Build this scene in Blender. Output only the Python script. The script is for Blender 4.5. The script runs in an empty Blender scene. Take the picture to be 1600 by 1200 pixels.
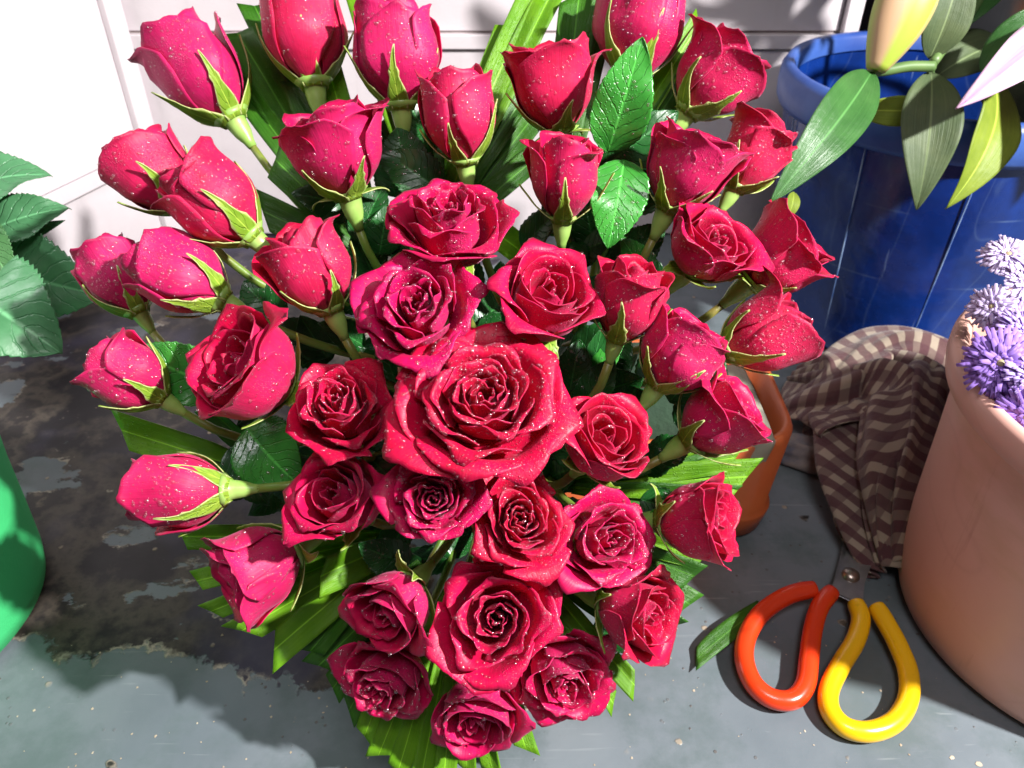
import bpy, math, random
import numpy as np
from mathutils import Vector, Matrix
from mathutils.bvhtree import BVHTree

# ------------------------------------------------------------------ camera, light, exposure
S = bpy.context.scene
COL = S.collection
PITCH = math.radians(37.0)
CAMZ = 0.5
FPX = 1250.0
cam_d = bpy.data.cameras.new("camera")
cam = bpy.data.objects.new("camera", cam_d)
COL.objects.link(cam)
cam.location = (0, 0, CAMZ)
cam.rotation_euler = (math.radians(90) - PITCH, 0, 0)
cam_d.sensor_width = 36
cam_d.lens = 36 * FPX / 1600
cam_d.clip_start = 0.01
cam_d.clip_end = 50
cam_d.dof.use_dof = True
cam_d.dof.focus_distance = 0.42
cam_d.dof.aperture_fstop = 15.0
S.camera = cam

world = bpy.data.worlds.new("World")
S.world = world
world.use_nodes = True
bg = world.node_tree.nodes["Background"]
bg.inputs[0].default_value = (1.0, 0.90, 0.88, 1)
bg.inputs[1].default_value = 0.105

def lamp(name, kind, loc, energy, color, size, target=None, spot=None):
    l = bpy.data.lights.new(name, kind)
    l.energy = energy
    l.color = color
    if kind == 'AREA':
        l.shape = 'DISK'
        l.size = size
    else:
        l.shadow_soft_size = size
    if spot:
        l.spot_size = math.radians(spot)
        l.spot_blend = 0.6
    o = bpy.data.objects.new(name, l)
    COL.objects.link(o)
    o.location = loc
    if target:
        o.rotation_euler = (Vector(target) - Vector(loc)).to_track_quat('-Z', 'Y').to_euler()
    return o

lamp("key_lamp", 'POINT', (1.12, -0.18, 1.32), 335, (1.0, 0.975, 0.95), 0.034)
lamp("overhead_fill", 'AREA', (0.10, -0.25, 1.55), 8, (1.0, 0.95, 0.97), 0.55, (0.0, 0.42, 0.2))  # soft overhead light added to lift the shade among the petals
lamp("left_fill", 'SPOT', (-0.80, 0.28, 0.95), 13, (0.97, 0.95, 1.0), 0.05, (-0.42, 0.50, 0.20), 44)  # spot added to brighten the leaves at the left

S.view_settings.view_transform = 'Standard'
S.view_settings.look = 'None'
S.view_settings.exposure = 0.0
S.view_settings.gamma = 1.0
S.render.engine = 'CYCLES'
S.cycles.max_bounces = 8
S.cycles.transparent_max_bounces = 12
S.cycles.caustics_reflective = False
S.cycles.caustics_refractive = False
S.cycles.use_denoising = True

R_ = random.Random(7)
CP, SP = math.cos(PITCH), math.sin(PITCH)
CAM = np.array([0, 0, CAMZ])
XC = np.array([1.0, 0, 0]); YC = np.array([0, SP, CP]); ZC = np.array([0, -CP, SP])   # right, up, towards the viewer

def P(px, py, D):
    """place seen at photo position (px, py), D metres in front of the camera"""
    return CAM + XC * ((px - 800) / FPX * D) + YC * (-(py - 600) / FPX * D) - ZC * D

def T(px, py, z=0.0):
    d = XC * ((px - 800) / FPX) + YC * (-(py - 600) / FPX) - ZC
    return CAM + d * ((z - CAMZ) / d[2])

# ------------------------------------------------------------------ naming helpers
def tag(o, label, cat=None, group=None, kind=None):
    if label: o["label"] = label
    if cat: o["category"] = cat
    if group: o["group"] = group
    if kind: o["kind"] = kind
    return o

def thing(name, label, cat, loc=(0, 0, 0), group=None):
    o = bpy.data.objects.new(name, None)
    COL.objects.link(o)
    o.location = loc
    o.empty_display_size = 0.02
    return tag(o, label, cat, group)

class MB:
    def __init__(s): s.v = []; s.f = []; s.uv = []; s.m = []; s.n = 0
    def add(s, v, f, uv=None, m=0):
        v = np.asarray(v, float).reshape(-1, 3)
        s.v.append(v)
        off = s.n
        s.f.extend([tuple(int(i) + off for i in q) for q in f])
        s.m.extend([m] * len(f) if np.isscalar(m) else list(m))
        s.uv.append(np.zeros((len(v), 2)) if uv is None else np.asarray(uv, float).reshape(-1, 2))
        s.n += len(v)
    def shell(s, G, th, uv=None, m0=0, m1=0, me=None):
        """a grid sheet of points (rows, cols, 3) given a thickness"""
        nr, nc = G.shape[:2]
        du = np.gradient(G, axis=1); dv = np.gradient(G, axis=0)
        N = np.cross(du, dv); N /= (np.linalg.norm(N, axis=2, keepdims=True) + 1e-12)
        A = G + N * th / 2; B = G - N * th / 2
        if uv is None:
            uu, vv = np.meshgrid(np.linspace(0, 1, nc), np.linspace(0, 1, nr)); uv = np.dstack([uu, vv])
        idx = np.arange(nr * nc).reshape(nr, nc); o = nr * nc
        q = np.stack([idx[:-1, :-1], idx[:-1, 1:], idx[1:, 1:], idx[1:, :-1]], -1).reshape(-1, 4)
        qb = q[:, ::-1] + o
        ring = list(idx[0, :]) + list(idx[1:, -1]) + list(idx[-1, -2::-1]) + list(idx[-2:0:-1, 0])
        e = []
        for a, b in zip(ring, ring[1:] + ring[:1]): e.append((b, a, a + o, b + o))
        s.add(np.concatenate([A.reshape(-1, 3), B.reshape(-1, 3)]), np.concatenate([q, qb]).tolist() + e,
              np.concatenate([uv.reshape(-1, 2)] * 2), [m0] * len(q) + [m1] * len(qb) + [m0 if me is None else me] * len(e))
    def tube(s, pts, rad, nseg=10, m=0, cap=True, flat=None):
        pts = np.asarray(pts, float); n = len(pts)
        rad = np.full(n, rad) if np.isscalar(rad) else np.asarray(rad)
        tn = np.gradient(pts, axis=0); tn /= np.linalg.norm(tn, axis=1, keepdims=True) + 1e-12
        ref = np.array([0, 0, 1.0]) if abs(tn[0][2]) < .9 else np.array([1.0, 0, 0])
        a = np.cross(tn[0], ref); a /= np.linalg.norm(a)
        V = []; U = []
        L = 0
        for i in range(n):
            a = a - tn[i] * np.dot(a, tn[i]); a /= np.linalg.norm(a); b = np.cross(tn[i], a)
            if i: L += np.linalg.norm(pts[i] - pts[i - 1])
            for k in range(nseg):
                t = 2 * math.pi * k / nseg
                V.append(pts[i] + rad[i] * (a * math.cos(t) + b * math.sin(t))); U.append((k / nseg, L))
        F = [(i * nseg + k, i * nseg + (k + 1) % nseg, (i + 1) * nseg + (k + 1) % nseg, (i + 1) * nseg + k) for i in range(n - 1) for k in range(nseg)]
        if cap:
            F.append(tuple(range(nseg - 1, -1, -1))); F.append(tuple((n - 1) * nseg + k for k in range(nseg)))
        s.add(V, F, U, m)
    def lathe(s, prof, c=(0, 0, 0), nseg=96, m=0, closed=False, wob=None):
        n = len(prof); V = []; U = []
        for i, (r, z) in enumerate(prof):
            for k in range(nseg):
                t = 2 * math.pi * k / nseg
                rr = r * (1 + (wob(t, z) if wob else 0))
                V.append((c[0] + rr * math.cos(t), c[1] + rr * math.sin(t), c[2] + z)); U.append((k / nseg, z))
        F = [(i * nseg + k, i * nseg + (k + 1) % nseg, (i + 1) * nseg + (k + 1) % nseg, (i + 1) * nseg + k) for i in range(n - 1) for k in range(nseg)]
        s.add(V, F, U, m)
    def box(s, c, h, m=0, rot=None):
        c = np.array(c, float); V = []
        for x in (-1, 1):
            for y in (-1, 1):
                for z in (-1, 1):
                    p = np.array([x * h[0], y * h[1], z * h[2]])
                    if rot is not None: p = rot @ p
                    V.append(c + p)
        s.add(V, [(0, 1, 3, 2), (4, 6, 7, 5), (0, 4, 5, 1), (2, 3, 7, 6), (0, 2, 6, 4), (1, 5, 7, 3)], None, m)
    def build(s, name, mats, parent=None, smooth=True, bevel=0):
        me = bpy.data.meshes.new(name)
        V = np.concatenate(s.v)
        origin = np.zeros(3)
        if parent is not None:
            pl = parent
            while pl is not None:
                origin += np.array(pl.location); pl = pl.parent
        me.from_pydata((V - origin).tolist(), [], s.f)
        uvl = me.uv_layers.new(name="UVMap")
        li = np.empty(len(me.loops), np.int32); me.loops.foreach_get("vertex_index", li)
        uvl.data.foreach_set("uv", np.concatenate(s.uv)[li].ravel())
        me.polygons.foreach_set("material_index", np.array(s.m, np.int32))
        me.polygons.foreach_set("use_smooth", [smooth] * len(me.polygons))
        for mt in (mats if isinstance(mats, (list, tuple)) else [mats]): me.materials.append(mt)
        me.validate(); me.update()
        o = bpy.data.objects.new(name, me)
        COL.objects.link(o)
        if parent is not None: o.parent = parent
        if bevel:
            b = o.modifiers.new("bevel", 'BEVEL'); b.width = bevel; b.segments = 3; b.limit_method = 'ANGLE'
            o.data.polygons.foreach_set("use_smooth", [True] * len(me.polygons))
            w = o.modifiers.new("wn", 'WEIGHTED_NORMAL')
        return o

# ------------------------------------------------------------------ material helpers
class NT:
    def __init__(s, name):
        s.m = bpy.data.materials.new(name); s.m.use_nodes = True
        s.t = s.m.node_tree; s.b = s.t.nodes["Principled BSDF"]; s.out = s.t.nodes["Material Output"]
    def n(s, typ, **kw):
        x = s.t.nodes.new(typ)
        for k, v in kw.items():
            if k.startswith('i_'):
                key = k[2:]; key = int(key) if key.isdigit() else key.replace('_', ' ')
                x.inputs[key].default_value = v
            else: setattr(x, k, v)
        return x
    def l(s, a, b): s.t.links.new(a, b)
    def set(s, **kw):
        for k, v in kw.items(): s.b.inputs[k.replace('_', ' ')].default_value = v
    def ramp(s, fac, stops, interp='LINEAR'):
        r = s.n('ShaderNodeValToRGB'); r.color_ramp.interpolation = interp
        el = r.color_ramp.elements
        while len(el) < len(stops): el.new(0.5)
        for e, (p, c) in zip(el, stops):
            e.position = p; e.color = (c, c, c, 1) if np.isscalar(c) else (*c, 1)
        s.l(fac, r.inputs[0]); return r.outputs[0]
    def noise(s, vec, scale, detail=4, rough=.55, dist=0):
        x = s.n('ShaderNodeTexNoise'); x.inputs['Scale'].default_value = scale; x.inputs['Detail'].default_value = detail
        x.inputs['Roughness'].default_value = rough; x.inputs['Distortion'].default_value = dist
        if vec is not None: s.l(vec, x.inputs['Vector'])
        return x.outputs['Fac']
    def voro(s, vec, scale, feature='F1', out='Distance', rnd=1.0):
        x = s.n('ShaderNodeTexVoronoi', feature=feature); x.inputs['Scale'].default_value = scale; x.inputs['Randomness'].default_value = rnd
        if vec is not None: s.l(vec, x.inputs['Vector'])
        return x.outputs[out]
    def mix(s, fac, a, b, mode='MIX'):
        x = s.n('ShaderNodeMix', data_type='RGBA', blend_type=mode)
        for sock, val in ((x.inputs[0], fac), (x.inputs[6], a), (x.inputs[7], b)):
            if isinstance(val, bpy.types.NodeSocket): s.l(val, sock)
            elif np.isscalar(val): sock.default_value = val
            else: sock.default_value = (*val, 1)
        return x.outputs[2]
    def math(s, op, a, b=None, clamp=False):
        x = s.n('ShaderNodeMath', operation=op, use_clamp=clamp)
        for sock, val in zip(x.inputs, (a, b)):
            if val is None: continue
            if isinstance(val, bpy.types.NodeSocket): s.l(val, sock)
            else: sock.default_value = val
        return x.outputs[0]
    def bump(s, h, dist, strength=1.0, prev=None):
        x = s.n('ShaderNodeBump'); x.inputs['Distance'].default_value = dist; x.inputs['Strength'].default_value = strength
        s.l(h, x.inputs['Height'])
        if prev is not None: s.l(prev, x.inputs['Normal'])
        return x.outputs[0]
    def co(s, which='Object'): return s.n('ShaderNodeTexCoord').outputs[which]
    def map(s, vec, scale):
        x = s.n('ShaderNodeMapping'); s.l(vec, x.inputs[0]); x.inputs['Scale'].default_value = scale; return x.outputs[0]
    def translucent(s, color, amt, nrm=None):
        tr = s.n('ShaderNodeBsdfTranslucent')
        if isinstance(color, bpy.types.NodeSocket): s.l(color, tr.inputs[0])
        else: tr.inputs[0].default_value = (*color, 1)
        if nrm is not None: s.l(nrm, tr.inputs['Normal'])
        mx = s.n('ShaderNodeMixShader'); mx.inputs[0].default_value = amt
        s.l(s.b.outputs[0], mx.inputs[1]); s.l(tr.outputs[0], mx.inputs[2]); s.l(mx.outputs[0], s.out.inputs[0])

def mat_petal(name, c0, c1, sheen, sheen_tint, rough):
    m = NT(name); uv = m.co('UV'); ob = m.co('Object')
    rnd = m.n('ShaderNodeObjectInfo').outputs['Random']
    veins = m.noise(m.map(uv, (26, 1.6, 1)), 1.0, 4, .6, .4)
    blot = m.noise(ob, 55, 3)
    col = m.mix(m.ramp(blot, [(.3, 0.0), (.75, 1.0)]), c0, c1)
    col = m.mix(m.math('MULTIPLY', m.ramp(veins, [(.45, 0.0), (.7, 1.0)]), .22), col, tuple(x * .55 for x in c0))
    su = m.n('ShaderNodeSeparateXYZ'); m.l(uv, su.inputs[0])
    edge = m.math('ADD', su.outputs[1], m.math('MULTIPLY', m.math('SUBTRACT', m.noise(ob, 70, 3), .5), .16))
    col = m.mix(m.ramp(edge, [(.93, 0.0), (1.0, .55)]), col, (.26, .004, .03))
    bru = m.noise(ob, 38, 5, .65)
    col = m.mix(m.ramp(bru, [(.60, 0.0), (.74, .55)]), col, (.24, .003, .022))
    hs = m.n('ShaderNodeHueSaturation')
    m.l(m.math('ADD', m.math('MULTIPLY', rnd, .016), .486), hs.inputs['Hue'])
    m.l(col, hs.inputs['Color']); hs.inputs['Value'].default_value = 1.0
    col = hs.outputs[0]
    # fine mist of tiny beads on the petal
    d1 = m.voro(ob, 900); d2 = m.voro(ob, 520)
    thr = m.noise(ob, 30, 2)
    b1 = m.ramp(d1, [(0.0, 1.0), (.34, 0.0)]); b2 = m.ramp(d2, [(0.0, 1.0), (.30, 0.0)])
    on = m.ramp(thr, [(.42, 0.0), (.58, 1.0)])
    beads = m.math('MULTIPLY', m.math('MAXIMUM', b1, b2), on)
    col = m.mix(m.math('MULTIPLY', beads, .20), col, (.80, .30, .42))
    m.l(col, m.b.inputs['Base Color'])
    nrm = m.bump(veins, .0005, .55)
    nrm = m.bump(m.noise(ob, 90, 2), .0014, .5, nrm)
    nrm = m.bump(beads, .0005, .8, nrm)
    m.l(nrm, m.b.inputs['Normal'])
    m.l(m.ramp(beads, [(.05, rough), (.3, .16)]), m.b.inputs['Roughness'])
    m.set(Sheen_Weight=sheen, Sheen_Roughness=.4, Sheen_Tint=(*sheen_tint, 1), Specular_IOR_Level=.30)
    m.translucent(col, .16)
    return m.m

def mat_leaf(name, c0, c1, rough, vs=(1, 9), trans=.2, spec=.5, rim=None, wet=True, parallel=False):
    m = NT(name); uv = m.co('UV'); ob = m.co('Object')
    sep = m.n('ShaderNodeSeparateXYZ'); m.l(uv, sep.inputs[0])
    ax = m.math('ABSOLUTE', m.math('SUBTRACT', sep.outputs[0], .5))
    if parallel:
        w = m.noise(m.map(uv, (38, .5, 1)), 1.0, 3, .6)
        v = m.ramp(w, [(.35, 0.0), (.65, 1.0)])
    else:
        ph = m.math('SUBTRACT', sep.outputs[1], m.math('MULTIPLY', ax, .55))
        sw = m.math('SINE', m.math('MULTIPLY', m.math('ADD', ph, m.math('MULTIPLY', m.noise(uv, 3, 3), .16)), 6.283 * vs[1]))
        v = m.ramp(sw, [(.80, 1.0), (1.0, 0.0)])
    midrib = m.ramp(ax, [(.008, 1.0), (.03, 0.0)])
    mot = m.noise(ob, 60, 4)
    col = m.mix(m.ramp(mot, [(.3, 0.0), (.7, 1.0)]), c0, c1)
    if parallel: col = m.mix(m.math('MULTIPLY', v, .35), col, tuple(x * .7 for x in c0))
    lite = tuple(min(1, x * 2.0 + .02) for x in c1)
    col = m.mix(m.math('MULTIPLY', midrib, .65), col, lite)
    if rim: col = m.mix(m.ramp(ax, [(.40, 0.0), (.49, .9)]), col, rim)
    m.l(col, m.b.inputs['Base Color'])
    nrm = m.bump(v, .0006 if not parallel else .0003, .7)
    nrm = m.bump(m.noise(ob, 150, 3), .0007, .5, nrm)
    if wet:
        d = m.voro(ob, 650); on = m.ramp(m.noise(ob, 28, 2), [(.46, 0.0), (.56, 1.0)])
        bd = m.math('MULTIPLY', m.ramp(d, [(0.0, 1.0), (.34, 0.0)]), on)
        nrm = m.bump(bd, .0006, .8, nrm)
    m.l(nrm, m.b.inputs['Normal'])
    m.set(Roughness=rough, Specular_IOR_Level=spec)
    m.translucent(col, trans)
    return m.m

M = {}
M['pin'] = mat_petal('petal_inside', (.62, .003, .038), (.76, .006, .075), .10, (1, .35, .5), .42)
M['pout'] = mat_petal('petal_outside', (.53, .008, .060), (.70, .018, .110), .20, (1, .45, .65), .50)
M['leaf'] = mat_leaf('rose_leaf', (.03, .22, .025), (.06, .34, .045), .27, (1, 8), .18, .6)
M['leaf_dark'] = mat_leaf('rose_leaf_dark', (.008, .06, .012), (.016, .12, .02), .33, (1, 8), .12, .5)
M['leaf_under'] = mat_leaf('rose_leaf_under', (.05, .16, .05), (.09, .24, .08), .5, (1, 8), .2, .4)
M['leaf_matt'] = mat_leaf('garden_rose_leaf', (.06, .21, .085), (.10, .29, .13), .36, (1, 9), .15, .5, None, False)
M['sepal'] = mat_leaf('sepal', (.20, .38, .025), (.38, .54, .06), .42, (1, 5), .3, .5, (.66, .70, .30))
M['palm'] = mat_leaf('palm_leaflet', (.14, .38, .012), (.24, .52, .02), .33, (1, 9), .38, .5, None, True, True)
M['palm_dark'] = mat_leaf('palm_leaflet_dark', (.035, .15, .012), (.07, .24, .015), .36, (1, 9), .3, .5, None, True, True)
M['lily'] = mat_leaf('lily_leaf', (.045, .15, .035), (.07, .21, .05), .30, (1, 9), .25, .5, None, False, True)
M['lily_dark'] = mat_leaf('lily_leaf_underside', (.075, .115, .05), (.11, .15, .06), .5, (1, 9), .2, .4, None, False, True)
M['lily_lime'] = mat_leaf('lily_leaf_lime', (.22, .32, .03), (.34, .44, .05), .42, (1, 9), .35, .4, None, False, True)

def mat_stem():
    m = NT('stem'); ob = m.co('Object')
    c = m.mix(m.ramp(m.noise(ob, 25, 3), [(.38, 0.0), (.66, 1.0)]), (.13, .28, .035), (.22, .17, .04))
    m.l(c, m.b.inputs['Base Color']); m.set(Roughness=.42, Subsurface_Weight=.1, Subsurface_Radius=(.01, .02, .005), Subsurface_Scale=.2)
    m.l(m.bump(m.noise(ob, 300, 2), .0004, .5), m.b.inputs['Normal'])
    return m.m
M['stem'] = mat_stem()
def mat_calyx():
    m = NT('calyx'); ob = m.co('Object')
    c = m.mix(m.ramp(m.noise(ob, 60, 3), [(.3, 0.0), (.7, 1.0)]), (.20, .38, .06), (.36, .54, .14))
    m.l(c, m.b.inputs['Base Color']); m.set(Roughness=.38)
    return m.m
M['calyx'] = mat_calyx()

def mat_drop():
    m = NT('water_drop')
    t = m.t; t.nodes.remove(m.b)
    tr = m.n('ShaderNodeBsdfTransparent'); tr.inputs[0].default_value = (1, .93, .95, 1)
    gl = m.n('ShaderNodeBsdfGlossy'); gl.inputs['Roughness'].default_value = .12; gl.inputs['Color'].default_value = (1, 1, 1, 1)
    df = m.n('ShaderNodeBsdfTranslucent'); df.inputs[0].default_value = (.92, .42, .58, 1)
    df2 = m.n('ShaderNodeBsdfDiffuse'); df2.inputs[0].default_value = (.92, .45, .60, 1)
    a0 = m.n('ShaderNodeMixShader', i_0=.5); m.l(df.outputs[0], a0.inputs[1]); m.l(df2.outputs[0], a0.inputs[2])
    lw = m.n('ShaderNodeLayerWeight', i_Blend=.35)
    a = m.n('ShaderNodeMixShader', i_0=.07); m.l(tr.outputs[0], a.inputs[1]); m.l(a0.outputs[0], a.inputs[2])
    f = m.math('ADD', m.math('MULTIPLY', lw.outputs['Facing'], .35), .10)
    b = m.n('ShaderNodeMixShader'); m.l(f, b.inputs[0]); m.l(a.outputs[0], b.inputs[1]); m.l(gl.outputs[0], b.inputs[2])
    m.l(b.outputs[0], m.out.inputs[0])
    return m.m
M['drop'] = mat_drop()

# ------------------------------------------------------------------ the setting: table and walls
def mat_table():
    m = NT('grey_metal_table'); ob = m.co('Object')
    sep = m.n('ShaderNodeSeparateXYZ'); m.l(ob, sep.inputs[0]); X, Y = sep.outputs[0], sep.outputs[1]
    base = m.mix(m.ramp(m.noise(ob, 5, 5), [(.35, 0.0), (.7, 1.0)]), (.115, .140, .160), (.19, .215, .237))
    base = m.mix(m.ramp(m.noise(ob, 14, 6, .65), [(.47, 0.0), (.60, .7)]), base, (.095, .125, .13))
    # faint wipe marks and scratches
    scr = m.noise(m.map(ob, (9, 160, 1)), 1.0, 3, .6, 1.2)
    base = m.mix(m.ramp(scr, [(.66, 0.0), (.74, .25)]), base, (.38, .41, .42))
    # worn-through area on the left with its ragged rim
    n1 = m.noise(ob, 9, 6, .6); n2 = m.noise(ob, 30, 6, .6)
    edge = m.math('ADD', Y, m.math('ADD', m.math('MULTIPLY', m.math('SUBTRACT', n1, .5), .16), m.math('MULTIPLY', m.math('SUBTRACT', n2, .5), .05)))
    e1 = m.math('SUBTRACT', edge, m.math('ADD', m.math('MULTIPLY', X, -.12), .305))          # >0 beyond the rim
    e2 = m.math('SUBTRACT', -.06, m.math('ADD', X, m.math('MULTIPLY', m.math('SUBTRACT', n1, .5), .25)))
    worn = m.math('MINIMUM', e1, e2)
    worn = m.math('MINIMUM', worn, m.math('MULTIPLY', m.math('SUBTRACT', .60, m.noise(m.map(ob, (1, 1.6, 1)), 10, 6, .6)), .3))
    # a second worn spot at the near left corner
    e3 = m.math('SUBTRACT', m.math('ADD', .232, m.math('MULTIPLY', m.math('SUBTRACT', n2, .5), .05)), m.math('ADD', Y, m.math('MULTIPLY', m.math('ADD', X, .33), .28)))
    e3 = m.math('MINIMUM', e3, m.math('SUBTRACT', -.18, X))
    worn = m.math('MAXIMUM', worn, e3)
    # pits
    pits = m.math('SUBTRACT', m.noise(ob, 26, 3, .5), .69)
    worn = m.math('MAXIMUM', worn, m.math('MULTIPLY', pits, .25))
    worn_shaded = m.mix(m.ramp(m.noise(ob, 13, 6, .62), [(.44, 0.0), (.53, .35), (.58, .05), (.64, .1), (.69, 1.0)]), (.012, .011, .013), (.17, .14, .105))  # worn-through tones, taken darker to carry the bouquet's shade as well
    worn_shaded = m.mix(m.ramp(m.noise(ob, 7, 3), [(.50, 0.0), (.60, .75)]), worn_shaded, (.045, .042, .075))
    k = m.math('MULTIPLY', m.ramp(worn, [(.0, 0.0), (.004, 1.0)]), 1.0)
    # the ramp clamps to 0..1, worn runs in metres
    col = m.mix(k, base, worn_shaded)
    rim = m.ramp(worn, [(.0, 0.0), (.0012, 1.0), (.004, 1.0), (.007, 0.0)])
    rim = m.math('MULTIPLY', rim, m.ramp(n2, [(.5, 0.0), (.6, .8)]))
    col = m.mix(rim, col, (.48, .42, .34))
    # crumbs and rust flecks
    fl = m.voro(ob, 46); on = m.noise(ob, 15, 2)
    fm = m.math('MULTIPLY', m.ramp(m.math('ADD', fl, m.math('MULTIPLY', m.noise(ob, 220, 2), .14)), [(.15, 1.0), (.19, 0.0)]), m.ramp(on, [(.54, 0.0), (.60, 1.0)]))
    col = m.mix(m.math('MULTIPLY', fm, .8), col, (.36, .29, .21))
    fl2 = m.voro(ob, 110); fm2 = m.math('MULTIPLY', m.ramp(fl2, [(.10, 1.0), (.14, 0.0)]), m.ramp(m.noise(ob, 11, 2), [(.52, 0.0), (.6, 1.0)]))
    col = m.mix(m.math('MULTIPLY', fm2, .7), col, (.10, .08, .07))
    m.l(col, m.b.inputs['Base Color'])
    ro = m.ramp(m.noise(ob, 18, 5), [(.3, .30), (.7, .55)])
    m.l(ro, m.b.inputs['Roughness'])
    m.set(Specular_IOR_Level=.28)
    nrm = m.bump(m.noise(ob, 40, 5, .6), .0012, .35)
    nrm = m.bump(k, .0007, .7, nrm)
    nrm = m.bump(m.math('MAXIMUM', fm, fm2), .001, .6, nrm)
    m.l(nrm, m.b.inputs['Normal'])
    return m.m
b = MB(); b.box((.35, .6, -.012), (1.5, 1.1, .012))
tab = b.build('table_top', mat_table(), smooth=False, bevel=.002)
tag(tab, 'worn grey metal table top with peeled paint and crumbs', 'table', kind='structure')
b = MB(); b.box((.35, 1.9, .6), (4.0, .02, 2.0))
def mat_plain(name, c0, c1, scale, rough, bump=0, bscale=60, **kw):
    m = NT(name); ob = m.co('Object')
    c = m.mix(m.ramp(m.noise(ob, scale, 5), [(.35, 0.0), (.68, 1.0)]), c0, c1)
    m.l(c, m.b.inputs['Base Color']); m.set(Roughness=rough, **kw)
    if bump: m.l(m.bump(m.noise(ob, bscale, 4), bump, .6), m.b.inputs['Normal'])
    return m.m
o = b.build('wall_behind', mat_plain('gap_shade_wall', (.03, .022, .022), (.05, .036, .034), 4, .7), smooth=False)  # dark colour put in place of the shade in the gap
tag(o, 'wall of the shop behind the buckets, coloured dark for an unlit gap', 'wall', kind='structure')

def mat_white():
    m = NT('white_painted_boards'); ob = m.co('Object')
    c = m.mix(m.ramp(m.noise(ob, 3.5, 6, .6), [(.4, 0.0), (.72, 1.0)]), (.70, .645, .67), (.58, .52, .545))
    d = m.noise(ob, 28, 6, .7)
    c = m.mix(m.ramp(d, [(.66, 0.0), (.72, .45)]), c, (.42, .36, .34))
    st = m.noise(m.map(ob, (60, 60, 3)), 1.0, 4)
    c = m.mix(m.ramp(st, [(.6, 0.0), (.8, .3)]), c, (.50, .45, .46))
    m.l(c, m.b.inputs['Base Color']); m.set(Roughness=.38)
    m.l(m.bump(m.noise(ob, 14, 5), .004, .35), m.b.inputs['Normal'])
    return m.m
M['white'] = mat_white()
M['joint_dark'] = mat_plain('dark_joint', (.16, .12, .11), (.40, .33, .33), 40, .7)  # darker tone for the narrow strips along the rails
YW = 1.0
wall = thing('wooden_partition', 'white painted board partition with horizontal rails behind the bouquet', 'partition', (0, YW, 0))
def wbox(name, x0, x1, z0, z1, y0, y1, mat=None, parent=wall, bev=.0015):
    q = MB(); q.box(((x0 + x1) / 2, (y0 + y1) / 2, (z0 + z1) / 2), (abs(x1 - x0) / 2, abs(y1 - y0) / 2, abs(z1 - z0) / 2))
    return q.build(name, mat or M['white'], parent, False, bev)
wbox('board', -.46, .385, 0.003, .243, YW + .003, YW + .018)
wbox('rail', -.46, .385, .2455, .262, YW - .003, YW + .018)
wbox('board', -.46, .385, .2645, .60, YW + .004, YW + .018)
wbox('joint', -.455, .38, .2425, .2462, YW + .006, YW + .016, M['joint_dark'], bev=0)
wbox('joint', -.455, .38, .2615, .265, YW + .0065, YW + .016, M['joint_dark'], bev=0)
wbox('post', .387, .405, 0.003, .60, YW - .006, YW + .02)
# side cabinet, its face running from the corner towards the viewer
c0 = np.array([-.452, .996]); c1 = np.array([-.70, .36]); dv = (c1 - c0); Ls = np.linalg.norm(dv); dv /= Ls; nv = np.array([-dv[1], dv[0]])
if nv[0] < 0: nv = -nv
cab = thing('white_cabinet', 'white painted cabinet side standing at the left of the bouquet', 'cabinet', (c0[0], c0[1], 0))
RS = np.array([[dv[0], nv[0], 0], [dv[1], nv[1], 0], [0, 0, 1]])
def sbox(name, s0, s1, z0, z1, d0, d1, mat=None, bev=.0015, parent=cab):
    c = c0 + dv * (s0 + s1) / 2 + nv * (d0 + d1) / 2
    q = MB(); q.box((c[0], c[1], (z0 + z1) / 2), (abs(s1 - s0) / 2, abs(d1 - d0) / 2, abs(z1 - z0) / 2), 0, RS)
    return q.build(name, mat or M['white'], parent, False, bev)
sbox('side_panel', .0, Ls, .003, .60, -.03, 0)
sbox('rail', .032, Ls, .118, .136, .0005, .007)
sbox('stile', .004, .030, .003, .60, .0005, .010)
sbox('moulding', .034, Ls, .1365, .145, .0005, .0035)
sbox('joint', .033, Ls - .01, .1155, .1185, .0002, .002, M['joint_dark'], 0)

# ------------------------------------------------------------------ roses
def rnd_ruffle(rng, th, ve, amp):
    a = np.zeros_like(th * ve)
    for k in range(4):
        f = rng.uniform(2.5, 9); a = a + rng.uniform(.3, 1) / (1 + k * .4) * np.sin(f * th + rng.uniform(0, 6.28) + ve * rng.uniform(-3, 3))
    return amp * a * ve ** 2.5

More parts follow.
